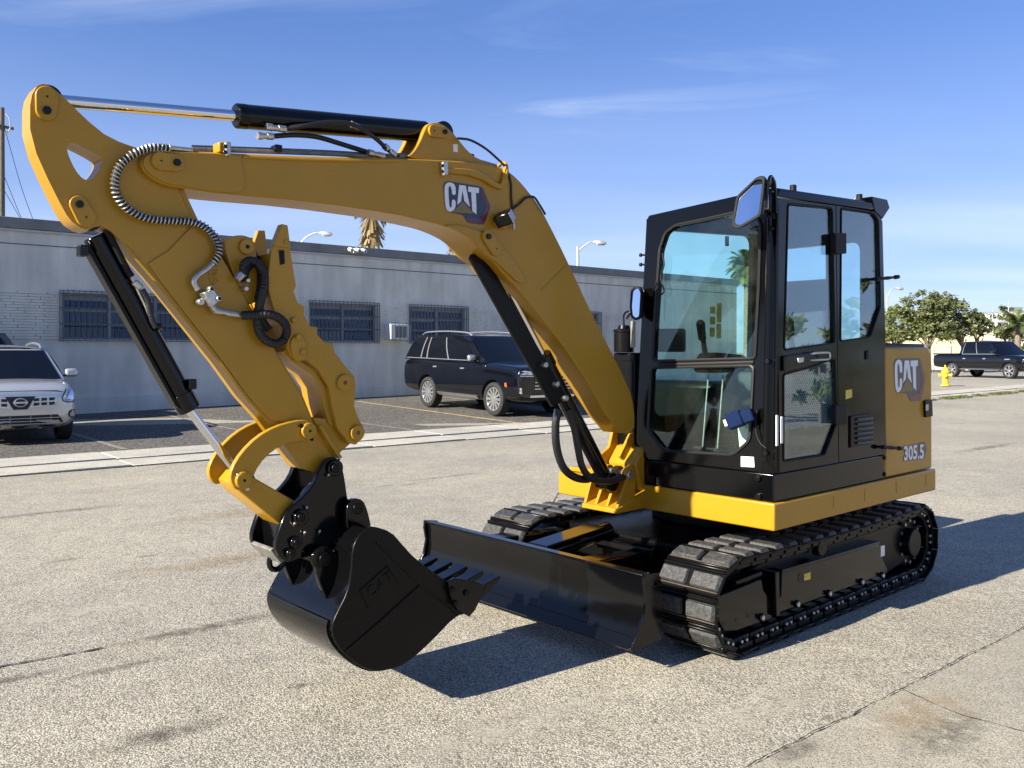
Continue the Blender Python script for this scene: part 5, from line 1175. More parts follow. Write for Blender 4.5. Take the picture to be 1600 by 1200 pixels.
# window air conditioner in its cage
ac = empty('air_conditioner', (*sm(10.40, 0.0), 0), WALL_RZ); tag(ac, 'white window air conditioner with dark grille poking out of the grey wall', 'air conditioner')
b = MB(); b.box((0, -0.20, 2.16), (0.62, 0.44, 0.46)); b.build('casing', 'acwhite', ac, bevel=0.015)
b = MB(); b.box((0.04, -0.425, 2.15), (0.42, 0.015, 0.34)); b.build('grille', 'acgrille', ac)
for k in range(12): b = MB(); b.box((0.04, -0.436, 2.00 + k * 0.028), (0.42, 0.008, 0.010)); b.build('slat', 'grille', ac, smooth=False)
for k in range(6): b = MB(); b.box((-0.33 + 0.132 * k, -0.47, 2.15), (0.012, 0.012, 0.54)); b.build('cage_bar', 'grille', ac, smooth=False)
for zz in (1.88, 2.42): b = MB(); b.box((0, -0.47, zz), (0.68, 0.014, 0.014)); b.build('cage_bar', 'grille', ac, smooth=False)
sc_ = empty('security_camera', (*sm(9.05, 0.12), 0), WALL_RZ); tag(sc_, 'white twin security floodlight camera on the roof edge of the grey building', 'security camera')
b = MB(); b.box((0, 0, 4.52), (0.12, 0.08, 0.14)); b.build('base', 'acwhite', sc_, bevel=0.01)
for s in (-0.2, 0.02, 0.2):
    b = MB(); b.cyl((s, -0.02, 4.55), (s * 1.1, -0.22, 4.50), 0.062, 14); lamp = b.build('head', 'acwhite', sc_, bevel=0.01)
    b = MB(); b.cyl((s * 1.1, -0.221, 4.50), (s * 1.11, -0.226, 4.499), 0.045, 14); b.build('lens', 'grille', lamp)

# ------------------------------------------------------------------ vehicles
M['carblack'] = mat('car_black', (0.0025, 0.003, 0.005), 0.08, spec=0.5, coat=0.3)
M['silver'] = mat('car_silver', (0.52, 0.53, 0.53), 0.26, metal=0.55, coat=0.8)
M['carwhite'] = mat('car_white', (0.72, 0.72, 0.71), 0.25, coat=0.8)
M['cargrey'] = mat('car_dark_grey', (0.03, 0.032, 0.038), 0.18, coat=0.8)
M['carglass'] = mat('car_glass', (0.003, 0.004, 0.007), 0.03, spec=0.3)
M['tyre'] = mat('tyre', (0.014, 0.014, 0.014), 0.8, var=0.3, vscale=20)
M['alloy'] = mat('alloy', (0.62, 0.62, 0.62), 0.25, metal=0.85)
M['wellblack'] = mat('wheel_well', (0.006, 0.006, 0.006), 0.9)
M['trimblack'] = mat('trim_black', (0.005, 0.005, 0.0055), 0.45)
M['lampglass'] = mat('lamp_clear', (0.50, 0.50, 0.48), 0.08, metal=0.4, coat=1.0, var=0.5, vscale=14)
M['amber'] = mat('amber_lens', (0.50, 0.10, 0.02), 0.2, coat=0.6)
M['redlens'] = mat('red_lens', (0.25, 0.01, 0.01), 0.2, coat=0.6)
from mathutils.bvhtree import BVHTree
def body_mesh(stations, W, wheels, r, paint):
    b = MB(); ring = []
    for (x, zb, zt, zs, k) in stations:
        hw = W / 2 * k
        h = [(0, zb), (.80 * hw, zb), (.95 * hw, zb + .08), (hw, zb + .33 * (zs - zb)), (hw * 1.0, zb + .72 * (zs - zb)), (.965 * hw, zs - 0.01), (.86 * hw, zs + (zt - zs) * .55), (.45 * hw, zt - 0.01), (0, zt)]
        ring.append([(x, y, z) for y, z in h] + [(x, -y, z) for y, z in h[-2:0:-1]])
    n = len(ring[0]); vs = [p for g in ring for p in g]; fs = []
    for i in range(len(ring) - 1):
        for k in range(n): fs.append((i * n + k, i * n + (k + 1) % n, (i + 1) * n + (k + 1) % n, (i + 1) * n + k))
    fs.append(list(range(n))); fs.append([(len(ring) - 1) * n + k for k in range(n)][::-1])
    b.add(vs, fs); o = b.build('body', paint, None, subsurf=2)
    cut = []
    for (x, z) in wheels:
        for s in (1, -1):
            c = MB(); c.cyl((x, s * (W / 2 - 0.34), z), (x, s * (W / 2 + 0.2), z), r + 0.065, 28); co = c.build('cutter', 'wellblack'); cut.append(co)
            q = o.modifiers.new('c', 'BOOLEAN'); q.operation = 'DIFFERENCE'; q.object = co; q.solver = 'EXACT'
            try: q.material_mode = 'TRANSFER'
            except Exception: pass
    dg = bpy.context.evaluated_depsgraph_get(); me = bpy.data.meshes.new_from_object(o.evaluated_get(dg)); me.name = 'body'
    bpy.data.objects.remove(o)
    for c in cut: bpy.data.objects.remove(c)
    me.polygons.foreach_set('use_smooth', [True] * len(me.polygons)); me.set_sharp_from_angle(angle=R(42))
    return me
def spoked_wheel(r, w, nsp, rim_k=0.72):
    """tyre, rim meshes with the axle along y"""
    t = MB(); R0 = r * rim_k
    t.lathe([(-w * .40, R0), (-w * .5, R0 + 0.02), (-w * .5, r - 0.05), (-w * .42, r - 0.012), (-w * .3, r), (w * .3, r), (w * .42, r - 0.012), (w * .5, r - 0.05), (w * .5, R0 + 0.02), (w * .40, R0)], (0, 0, 0), (0, 1, 0), 32, False)
    tm = t.build('tyre', 'tyre'); 
    b = MB(); b.lathe([(w * .38, R0 * 0.99), (w * .43, R0 * 0.97), (w * .43, R0 * 0.90), (w * .25, R0 * 0.86), (0.0, R0 * 0.8)], (0, 0, 0), (0, 1, 0), 32, False)
    for k in range(nsp):
        a = 2 * math.pi * k / nsp; m = Matrix.Rotation(a, 3, 'Y'); pts = [Vector(p) for p in ((-.05 * r, w * .36, 0.10 * r), (.05 * r, w * .36, 0.10 * r), (.085 * r, w * .39, R0 * .92), (-.085 * r, w * .39, R0 * .92))]; lo = [p - Vector((0, 0.035, 0)) for p in pts]
        b.hexa([m @ p for p in lo], [m @ p for p in pts])
    b.cyl((0, w * .2, 0), (0, w * .40, 0), r * .16, 16)
    d = MB(); d.cyl((0, -0.02, 0), (0, w * .1, 0), R0 * .84, 24); dm = d.build('brake', 'trimblack')
    rm = b.build('rim', 'alloy'); ms = (tm.data, rm.data, dm.data)
    for o in (tm, rm, dm): bpy.data.objects.remove(o)
    return ms
def make_car(name, label, cat, loc, fwd, stations, W, wheels, r, paint, gh, side_windows, nsp=10, tw=0.26, pitch=0.0, rails=None, group=None, trim=()):
    rz = math.atan2(fwd[1], fwd[0]); root = empty(name, loc, rz); root.rotation_euler = (0, pitch, rz)
    tag(root, label, cat, group)
    me = body_mesh(stations, W, wheels, r, paint); body = link('body', me, root)
    bm = bmesh.new(); bm.from_mesh(me); bvh = BVHTree.FromBMesh(bm); bm.free()
    # greenhouse patches
    xw0, xw1, xr0, xr1, hb, hr, zb, zr, crown = gh
    def L(a, c, t): return a + (c - a) * t
    def front(u, v, o=0.0): return Vector((L(xw0, xw1, v) + 0.10 * (1 - u * u) * (1 - v * .5) + o, u * L(hb, hr, v), L(zb, zr, v) + o * .6))
    def rear(u, v, o=0.0): return Vector((L(xr0, xr1, v) - 0.05 * (1 - u * u) - o, u * L(hb, hr, v), L(zb, zr, v) + o * .3))
    def sidep(s): return lambda u, v, o=0.0: Vector((L(L(xr0, xr1, v), L(xw0, xw1, v), u), s * (L(hb, hr, v) + 0.035 * math.sin(math.pi * v) + o), L(zb, zr, v) + o * .3))
    def roofp(u, v, o=0.0): return Vector((L(xr1, xw1, v) + (0.05 * (1 - u * u)) * (2 * v - 1), u * hr, zr + crown * (1 - u * u) * (0.55 + 0.45 * math.sin(math.pi * v)) + crown * 0.4 * math.sin(math.pi * v) + o))
    def patch(b, fn, u0, u1, v0, v1, o=0.0, nu=8, nv=6):
        vs = [fn(u0 + (u1 - u0) * i / nu, v0 + (v1 - v0) * j / nv, o) for i in range(nu + 1) for j in range(nv + 1)]; m = nv + 1
        b.add(vs, [(i * m + j, (i + 1) * m + j, (i + 1) * m + j + 1, i * m + j + 1) for i in range(nu) for j in range(nv)])
    b = MB(); patch(b, front, -1, 1, 0, 1); patch(b, rear, -1, 1, 0, 1); patch(b, sidep(1), 0, 1, 0, 1); patch(b, sidep(-1), 0, 1, 0, 1); patch(b, roofp, -1, 1, 0, 1)
    bm = bmesh.new(); m_ = bpy.data.meshes.new('x'); m_.from_pydata(b.v, [], b.f); bm.from_mesh(m_); bmesh.ops.remove_doubles(bm, verts=bm.verts, dist=0.012); bmesh.ops.recalc_face_normals(bm, faces=bm.faces)
    gm = bpy.data.meshes.new('cabin'); bm.to_mesh(gm); bm.free(); gm.materials.append(M[paint]); gm.polygons.foreach_set('use_smooth', [True] * len(gm.polygons)); gm.set_sharp_from_angle(angle=R(50)); link('cabin', gm, root)
    def gl(nm, fn, u0, u1, v0, v1, m='carglass', o=0.008):
        b = MB(); patch(b, fn, u0, u1, v0, v1, o); return b.build(nm, m, root)
    gl('windscreen', front, -0.93, 0.93, 0.04, 0.95); gl('rear_window', rear, -0.88, 0.88, 0.12, 0.88)
    for s in (1, -1):
        for u0, u1 in side_windows: gl('side_window', sidep(s), u0, u1, 0.10, 0.90)
    if trim:
        for s in (1, -1):
            b = MB(); patch(b, sidep(s), side_windows[0][0] - .01, side_windows[-1][1] + .02, 0.055, 0.085, 0.010, 24, 1); b.build('window_trim', 'alloy', root)
            for u in trim: b = MB(); patch(b, sidep(s), u - .008, u + .008, 0.07, 0.92, 0.011, 1, 6); b.build('window_trim', 'alloy', root)
    tm, rm, dm = spoked_wheel(r, tw, nsp)
    for (x, z) in wheels:
        for s in (1, -1):
            wh = empty('wheel', (x, s * (W / 2 - tw / 2 - 0.015), z), 0.0 if s > 0 else math.pi, root)
            link('tyre', tm, wh); link('rim', rm, wh); link('brake', dm, wh)
    def on_front(pts, nm, m, o=0.012, t=0.02, par=None, sub=4):
        P = []
        for i, p in enumerate(pts):
            q = pts[(i + 1) % len(pts)]
            for k in range(sub): P.append((p[0] + (q[0] - p[0]) * k / sub, p[1] + (q[1] - p[1]) * k / sub))
        def hit(y, z):
            h = bvh.ray_cast(Vector((10, y, z)), Vector((-1, 0, 0)))[0]
            return h.x if h is not None else stations[0][0] - 0.25
        X = [hit(*p) for p in P]; bq = MB()
        cx = (sum(p[0] for p in P) / len(P), sum(p[1] for p in P) / len(P)); n = len(P)
        vs = [Vector((x - t, p[0], p[1])) for x, p in zip(X, P)] + [Vector((x + o, p[0], p[1])) for x, p in zip(X, P)] + [Vector((hit(*cx) + o * 1.15, *cx))]
        fs = [(i, (i + 1) % n, n + (i + 1) % n, n + i) for i in range(n)] + [(n + i, n + (i + 1) % n, 2 * n) for i in range(n)]
        bq.add(vs, fs); return bq.build(nm, m, par or root, norm=True)
    def on_side(pts, s, nm, m, o=0.006, par=None, sub=3):
        P = []
        for i, p in enumerate(pts):
            q = pts[(i + 1) % len(pts)]
            for k in range(sub): P.append((p[0] + (q[0] - p[0]) * k / sub, p[1] + (q[1] - p[1]) * k / sub))
        def hit(x, z):
            h = bvh.ray_cast(Vector((x, s * 10, z)), Vector((0, -s, 0)))[0]
            return h.y if h is not None else s * W / 2
        n = len(P); vs = [Vector((p[0], hit(*p) - s * 0.01, p[1])) for p in P] + [Vector((p[0], hit(*p) + s * o, p[1])) for p in P]
        bq = MB(); bq.add(vs, [(i, (i + 1) % n, n + (i + 1) % n, n + i) for i in range(n)] + [list(range(n, 2 * n))]); return bq.build(nm, m, par or root)
    def mirrors(x, z, m, dy=0.12, size=(0.10, 0.22, 0.16)):
        for s in (1, -1):
            bq = MB(); bq.box((x, s * (hb + dy + 0.02), z), size); mo = bq.build('wing_mirror', m, root, bevel=0.045, bseg=3)
            bq = MB(); bq.box((x + 0.02, s * (hb + dy * .35), z - 0.05), (0.06, 0.16, 0.04)); bq.build('mirror_stalk', 'trimblack', mo, bevel=0.01)
            bq = MB(); bq.box((x - size[0] / 2 - 0.001, s * (hb + dy + 0.02), z), (0.006, size[1] * .85, size[2] * .8)); bq.build('mirror_glass', 'mirror', mo)
    if rails:
        for s in (1, -1):
            p = [roofp(s * 0.90, v, 0.0) + Vector((0, 0, dz)) for v, dz in ((0.05, 0.0), (0.12, 0.06), (0.3, 0.075), (0.5, 0.08), (0.7, 0.075), (0.9, 0.06), (0.98, -0.005))]
            bq = MB(); bq.tube(spline(p, 4), 0.022, 8); bq.build('roof_rail', rails, root)
    return root, on_front, on_side, mirrors, (front, rear, sidep, roofp)
def strip(pts, w):
    """outline of a thin band along a 2-D polyline"""
    up, dn = [], []
    for i, p in enumerate(pts):
        a, c = Vector(pts[max(i - 1, 0)]), Vector(pts[min(i + 1, len(pts) - 1)]); t = (c - a).normalized(); n = Vector((-t.y, t.x)) * w / 2
        up.append(tuple(Vector(p) + n)); dn.append(tuple(Vector(p) - n))
    return up + dn[::-1]

# --- large black SUV nose-out beside the wall
Ls = 5.10; n_ = Ls / 2
st = [(n_, .46, 1.08, 1.00, .90), (n_ - .03, .38, 1.17, 1.10, .96), (n_ - .22, .32, 1.22, 1.16, .99), (n_ - .9, .30, 1.26, 1.20, 1.0), (n_ - 1.5, .30, 1.28, 1.22, 1.0), (0, .30, 1.27, 1.22, 1.0), (-n_ + 1.0, .31, 1.27, 1.22, 1.0), (-n_ + .2, .36, 1.26, 1.22, .99), (-n_ + .03, .42, 1.22, 1.18, .96), (-n_, .50, 1.12, 1.06, .92)]
c_ = sm(10.0, 5.25); zc = gz(c_.x, c_.y)
suv, onf, ons, mir, _ = make_car('black_suv', 'large black sport utility vehicle with silver wheels parked against the grey wall', 'car', (c_.x, c_.y, zc), (0.61, -0.79), st, 2.03, [(n_ - .98, .395), (-n_ + 1.25, .395)], .395, 'carblack', (n_ - 1.28, n_ - 2.20, -n_ + .06, -n_ + .45, .95, .78, 1.22, 1.86, .05), [(0.03, 0.20), (0.235, 0.275), (0.315, 0.56), (0.585, 0.90)], nsp=12, tw=.27, pitch=0.022, rails='alloy', trim=(0.215, 0.295, 0.572))
for s in (1, -1):
    onf([(s * .54, 1.06), (s * .80, 1.09), (s * .93, 1.07), (s * .95, 1.02), (s * .85, 1.00), (s * .56, .99)], 'headlight', 'lampglass')
    onf([(s * .90, .70), (s * .94, .70), (s * .94, .58), (s * .89, .56)], 'fog_lamp', 'lampglass')
    onf(strip([(s * .56, .96), (s * .93, .97)], .02), 'light_strip', 'alloy')
    for x in (n_ - 1.55, 0.05, -1.18): ons(strip([(x, .42), (x, 1.12)], .010), s, 'door_seam', 'trimblack', 0.002)
    ons(strip([(n_ - 1.6, .40), (-n_ + 1.75, .40)], .09), s, 'running_board', 'alloy', 0.05)
    for x in (0.25, -0.98): ons([(x, 1.05), (x + .16, 1.055), (x + .16, 1.09), (x, 1.085)], s, 'door_handle', 'alloy', 0.03)
    ons(strip([(n_ - 1.6, .60), (-n_ + 1.75, .60)], .012), s, 'body_line', 'trimblack', 0.003)
    ons([(n_ - .50, .80), (n_ - .44, .80), (n_ - .42, .70), (n_ - .50, .72)], s, 'side_marker', 'amber', 0.01)
onf([(-.56, 1.0), (.56, 1.0), (.52, .62), (-.52, .62)], 'grille', 'trimblack', 0.006)
for z in (.98, .90, .82, .74, .67): onf(strip([(-.53, z), (.53, z)], .022), 'grille_bar', 'alloy', 0.03)
onf(strip([(-.66, .50), (.66, .50)], .05), 'bumper_trim', 'alloy', 0.02)
onf([(-.6, .60), (.6, .60), (.6, .54), (-.6, .54)], 'lower_intake', 'trimblack', 0.006)
onf([(-.14, .895), (-.06, .895), (-.06, .915), (.06, .915), (.06, .895), (.14, .895), (.14, .865), (.06, .865), (.06, .845), (-.06, .845), (-.06, .865), (-.14, .865)], 'badge', 'bronze', 0.045)
mir(n_ - 1.72, 1.33, 'alloy')

# --- silver crossover, only part of its nose in view
def crossover(name, label, loc, fwd, paint, detail, L_=4.35, H_=1.62, W_=1.80, cat='car'):
    n_ = L_ / 2; k = H_ / 1.62
    st = [(n_, .40, .80, .70, .76), (n_ - .05, .28, .90, .82, .90), (n_ - .20, .24, .97, .90, .965), (n_ - .55, .22, 1.02, .95, .99), (n_ - 1.1, .22, 1.05, .98, 1.0), (0, .22, 1.06, 1.0, 1.0), (-n_ + .6, .25, 1.06, 1.0, .99), (-n_ + .1, .36, 1.03, .98, .94), (-n_, .46, .95, .9, .86)]
    st = [(x, zb * k, zt * k, zs * k, w) for x, zb, zt, zs, w in st]
    root, onf, ons, mir, fn = make_car(name, label, cat, loc, fwd, st, W_, [(n_ - .86, .345), (-n_ + .80, .345)], .345, paint, (n_ - 1.00, n_ - 1.80, -n_ + .10, -n_ + .5, .83, .63, 1.0 * k, 1.53 * k, .06), [(0.06, 0.22), (0.26, 0.55), (0.58, 0.90)], nsp=7, tw=.23, rails='alloy')
    mir(n_ - 1.22, 1.12 * k, paint, size=(0.12, 0.21, 0.15))
    if detail:
        for s in (1, -1):
            onf(chaikin([(s * .60, .73), (s * .645, .86), (s * .73, 1.0), (s * .80, 1.05), (s * .865, .97), (s * .89, .80), (s * .87, .72), (s * .72, .68)], 1), 'headlight_bezel', 'trimblack', 0.006)
            onf(chaikin([(s * .62, .73), (s * .66, .84), (s * .74, .98), (s * .80, 1.03), (s * .85, .96), (s * .875, .80), (s * .86, .74), (s * .72, .70)], 1), 'headlight', 'lampglass', 0.014)
            onf(chaikin([(s * .70, .76), (s * .74, .88), (s * .80, .90), (s * .82, .78), (s * .78, .74)], 1), 'lamp_reflector', 'chrome', 0.022)
            onf(strip([(s * .64, .875), (s * .55, .90), (s * .30, .905), (0, .905)], .006), 'bonnet_gap', 'trimblack', 0.003)
            onf([(s * .18, .80), (s * .50, .81), (s * .54, .72), (s * .50, .67), (s * .14, .62)], 'side_grille', 'alloy', 0.008)
            for r_ in range(2):
                for q in range(3):
                    y0 = .19 + .115 * q; z0 = .655 + .075 * r_ + 0.004 * q; onf([(s * y0, z0), (s * (y0 + .085), z0 + .006), (s * (y0 + .085), z0 + .052), (s * y0, z0 + .05)], 'grille_cell', 'trimblack', 0.013)
            onf(circle(s * .79, .50, .075, 14), 'fog_bezel', 'trimblack', 0.008); onf(circle(s * .79, .50, .052, 14), 'fog_lamp', 'lampglass', 0.02)
            onf(strip([(s * .86, .56), (s * .885, .50), (s * .86, .43)], .012), 'bezel_edge', 'alloy', 0.01)
        onf([(-.22, .815), (.22, .815), (.10, .60), (-.10, .60)], 'grille', 'trimblack', 0.012)
        bq = MB(); bq.tube([(n_ + 0.012 - 0.0 * k, .088 * math.cos(2 * math.pi * k / 28), .715 + .066 * math.sin(2 * math.pi * k / 28)) for k in range(28)], .011, 8, closed=True); bq.build('badge_ring', 'alloy', root)
        onf([(-.105, .700), (.105, .700), (.105, .730), (-.105, .730)], 'badge_bar', 'alloy', 0.04)
        me = text_mesh('NISSAN', 0.01); xs = [v.co.x for v in me.vertices]; cx = (min(xs) + max(xs)) / 2; sc = 0.19 / (max(xs) - min(xs))
        for v in me.vertices: v.co = Vector((n_ + 0.028, (v.co.x - cx) * sc, .715 + (v.co.y - .36) * sc * .7))
        me.materials.clear(); me.materials.append(M['trimblack']); link('badge_letters', me, root)
        onf([(-.55, .50), (.48, .50), (.55, .50), (.60, .44), (.64, .36), (-.64, .36), (-.60, .44)], 'lower_intake', 'trimblack', 0.006)
        for z in (.40, .45): onf(strip([(-.58, z), (.58, z)], .010), 'intake_bar', 'alloy', 0.010)
        for y in (-.45, -.15, .15, .45): onf(strip([(y, .37), (y, .49)], .006), 'intake_bar', 'alloy', 0.010)
        onf([(-.68, .34), (.68, .34), (.62, .27), (-.62, .27)], 'bumper_guard', 'alloy', 0.012)
        for y in (-.40, 0, .40): onf(chaikin([(y - .13, .325), (y + .13, .325), (y + .11, .295), (y - .11, .295)], 1), 'guard_slot', 'trimblack', 0.018)
    for s in (1, -1):
        for x in (n_ - 1.3, -0.05): ons(strip([(x, .34), (x, .92)], .009), s, 'door_seam', 'trimblack', 0.002)
        for x in (0.1, -0.9): ons([(x, .86), (x + .15, .865), (x + .15, .895), (x, .89)], s, 'door_handle', paint, 0.025)
    return root
nf = G(32, 697.0, 0.0); fw = Vector((0.60, -0.80)).normalized()
cc = Vector((nf.x, nf.y)) - fw * (4.35 / 2)
crossover('silver_crossover', 'silver crossover with chrome roof rails facing out of its parking bay', (cc.x, cc.y, gz(cc.x, cc.y)), fw, 'silver', True, H_=1.70)
c2 = sm(12.6, 3.4)
crossover('white_crossover', 'white car glimpsed between the boom and its lift cylinder', (c2.x, c2.y, gz(c2.x, c2.y)), (0.61, -0.79), 'carwhite', False)
c3 = sm(-1.95, 1.02)
crossover('dark_van', 'dark vehicle whose roof shows above the silver crossover', (c3.x, c3.y, gz(c3.x, c3.y)), (-0.776, -0.631), 'cargrey', False, L_=4.6, H_=2.06, W_=1.72)

# --- black crew-cab pickup across the street
Lp = 5.75; n_ = Lp / 2
st = [(n_, .55, 1.04, .96, .88), (n_ - .06, .47, 1.14, 1.06, .95), (n_ - .4, .45, 1.20, 1.14, .99), (n_ - 1.3, .44, 1.24, 1.18, 1.0), (0.2, .44, 1.24, 1.19, 1.0), (-1.0, .44, 1.24, 1.20, 1.0), (-2.0, .45, 1.24, 1.21, 1.0), (-n_ + .06, .50, 1.24, 1.21, .99), (-n_, .55, 1.18, 1.12, .95)]
rw_ = G(1487, 589, 0.2); fw_ = G(1592, 592.5, 0.2)
wx0, wx1 = n_ - .92, n_ - .92 - 3.52
d_ = Vector((fw_.x - rw_.x, fw_.y - rw_.y)); d_.normalize(); side_ = Vector((-d_.y, d_.x))
mid = Vector((rw_.x, rw_.y)) - d_ * wx1 + side_ * 0.95
pk, onf, ons, mir, _ = make_car('black_pickup', 'black crew cab pickup truck parked beyond the yellow fire hydrant', 'truck', (mid.x, mid.y, 0.2), (d_.x, d_.y), st, 1.98, [(wx0, .39), (wx1, .39)], .39, 'carblack', (n_ - 1.45, n_ - 2.15, -1.12, -0.92, .91, .74, 1.19, 1.90, .05), [(0.10, 0.42), (0.50, 0.88)], nsp=6, tw=.27, trim=(0.08, 0.46))
b = MB(); b.box((-1.98, 0, 1.235), (1.55, 1.55, 0.03)); b.build('bed_liner', 'wellblack', pk)
for s in (1, -1):
    b = MB(); b.box((-1.98, s * .88, 1.25), (1.72, 0.12, 0.07)); b.build('bed_rail', 'carblack', pk, bevel=0.02)
    for x in (n_ - 1.5, 0.28, -1.05): ons(strip([(x, .5), (x, 1.1)], .012), s, 'door_seam', 'wellblack', 0.002)
    ons(strip([(n_ - 1.5, .70), (-1.0, .70)], .03), s, 'side_moulding', 'trimblack', 0.012)
    ons(strip([(n_ - 1.5, .46), (-1.0, .46)], .07), s, 'running_board', 'alloy', 0.06)
    for x in (0.45, -0.8): ons([(x, .98), (x + .16, .98), (x + .16, 1.03), (x, 1.03)], s, 'door_handle', 'alloy', 0.03)
    ons([(n_ - 1.15, 1.00), (n_ - .85, 1.01), (n_ - .85, .96), (n_ - 1.15, .95)], s, 'badge', 'alloy', 0.01)
    onf([(s * .55, 1.0), (s * .92, 1.0), (s * .95, .82), (s * .55, .80)], 'headlight', 'lampglass')
mir(n_ - 1.75, 1.34, 'carblack')

# ------------------------------------------------------------------ street furniture
M['hydrant'] = mat('hydrant_yellow', (0.72, 0.42, 0.02), 0.5, var=0.12, vscale=8)
hp_ = G(1477, 601.5, 0.24); hyd = empty('fire_hydrant', (hp_.x, hp_.y, 0.22), R(-30)); tag(hyd, 'yellow fire hydrant on the pale sidewalk in front of the pickup', 'fire hydrant')
k = (32 / FPX * hp_.y) / 0.80
b = MB(); b.lathe([(d * k, r * k) for d, r in ((0, .17), (.04, .17), (.05, .11), (.10, .11), (.48, .115), (.50, .15), (.54, .15), (.55, .135), (.64, .12), (.70, .07), (.72, .03), (.80, .03))], (0, 0, 0), (0, 0, 1), 20); b.build('barrel', 'hydrant', hyd, angle=30)
for a, r, l in ((0, .055, .20), (math.pi, .055, .20), (-math.pi / 2, .075, .19)):
    b = MB(); b.cyl(Vector((0, 0, .40 * k)), Vector((math.cos(a) * l * k, math.sin(a) * l * k, .40 * k)), r * k, 12); nz = b.build('nozzle', 'hydrant', hyd, bevel=0.008)
    b = MB(); b.cyl(Vector((math.cos(a) * l * k, math.sin(a) * l * k, .40 * k)), Vector((math.cos(a) * (l + .04) * k, math.sin(a) * (l + .04) * k, .40 * k)), r * 1.15 * k, 6); b.build('nozzle_cap', 'hydrant', nz)
M['galv'] = mat('galvanised', (0.42, 0.43, 0.44), 0.45, metal=0.4, var=0.15)
M['woodpole'] = mat('weathered_pole', (0.10, 0.085, 0.07), 0.9, var=0.35, vscale=6, bump=0.3)
def lamp_post(name, label, px, py, depth, arm_px, head_py):
    x = (px - 800) / FPX * depth; zt = CAM_H + (HOR - py) * depth / FPX; g = gz(x, depth)
    o = empty(name, (x, depth, g), 0); tag(o, label, 'street lamp', 'street lamps behind the building')
    b = MB(); b.tube([(0, 0, 0), (0, 0, zt - g)], [0.11, 0.07], 12); b.build('pole', 'galv', o)
    dx = (arm_px - px) / FPX * depth; zh = CAM_H + (HOR - head_py) * depth / FPX - g
    b = MB(); b.tube(spline([(0, 0, zt - g - 0.25), (dx * .35, 0, zh - 0.25), (dx * .75, 0, zh - 0.02), (dx, 0, zh)], 6), 0.045, 8); b.build('arm', 'galv', o)
    b = MB(); s = 1 if dx > 0 else -1
    b.lathe([(0, .06), (.1, .10), (.35, .15), (.6, .12), (.72, .03)], (dx - s * 0.05, 0, zh), (s, 0, -0.12), 12); hd_ = b.build('lamp_head', 'galv', o)
    b = MB(); b.box((dx + s * .30, 0, zh - .10), (.36, .2, .10)); b.build('lamp_lens', 'acwhite', o, bevel=0.03)
lamp_post('street_lamp', 'curved street lamp rising above the roof between the boom and the cab', 903, 385, 46, 928, 378)
lamp_post('street_lamp', 'street lamp arm showing above the roof behind the thumb teeth', 466, 377, 46, 500, 364)
lamp_post('street_lamp', 'faint street lamp above the trees just behind the cab', 1386, 462, 75, 1400, 450)
up_x = (3 - 800) / FPX * 42; up_ = empty('utility_pole', (up_x, 42, 0.3)); tag(up_, 'weathered wooden utility pole at the edge of the picture behind the building', 'utility pole')
zt = CAM_H + (HOR - 178) * 42 / FPX
b = MB(); b.tube([(0, 0, 0), (0, 0, zt)], [0.17, 0.11], 12); b.build('pole', 'woodpole', up_)
b = MB(); b.box((0.0, 0, zt - 0.9), (1.1, 0.12, 0.12), Matrix.Rotation(R(60), 3, 'Z')); b.build('cross_arm', 'woodpole', up_)
b = MB(); b.tube(spline([(0.1, 0, zt - 0.2), (0.35, 0, zt - 0.5), (0.4, 0, zt - 1.0), (0.15, 0, zt - 1.3)], 5), 0.03, 6); b.build('bracket', 'galv', up_)
for (sx, sz, ex_, ez) in ((0.1, zt - 0.9, 2.3, 5.3), (0.1, zt - 4.0, 2.6, 5.5), (0.1, zt - 3.3, 2.2, 5.4)):
    b = MB(); b.tube(spline([(sx, 0, sz), ((sx + ex_) / 2, 0, (sz + ez) / 2 - 0.25), (ex_, 0.5, ez)], 8), 0.014, 5); b.build('wire', 'rubber', up_)

# ------------------------------------------------------------------ plants
def leafmat(name, c0, c1, rough=0.55):
    m = bpy.data.materials.new(name); nt, b = nodes_of(m); N, L = nt.nodes, nt.links
    g = N.new('ShaderNodeNewGeometry'); r = N.new('ShaderNodeValToRGB'); r.color_ramp.elements[0].color = (*c0, 1); r.color_ramp.elements[1].color = (*c1, 1)
    L.new(g.outputs['Random Per Island'], r.inputs[0]); L.new(r.outputs[0], b.inputs['Base Color']); b.inputs['Roughness'].default_value = rough
    b.inputs['Transmission Weight'].default_value = 0.0; b.inputs['Subsurface Weight'].default_value = 0.0
    tr = N.new('ShaderNodeBsdfTranslucent'); L.new(r.outputs[0], tr.inputs['Color']); mx_ = N.new('ShaderNodeMixShader'); mx_.inputs[0].default_value = 0.30
    out = N['Material Output']; L.new(b.outputs[0], mx_.inputs[1]); L.new(tr.outputs[0], mx_.inputs[2]); L.new(mx_.outputs[0], out.inputs['Surface']); return m
M['leaf'] = leafmat('leaf_green', (0.05, 0.066, 0.018), (0.21, 0.23, 0.085))
M['leaf2'] = leafmat('leaf_bright', (0.07, 0.10, 0.02), (0.22, 0.26, 0.07))
M['frond'] = leafmat('palm_green', (0.05, 0.075, 0.02), (0.15, 0.18, 0.06))
M['deadfrond'] = leafmat('palm_dead', (0.16, 0.11, 0.05), (0.36, 0.27, 0.13))
M['bark'] = mat('bark', (0.17, 0.14, 0.11), 0.9, var=0.4, vscale=8, bump=0.5, bscale=20)
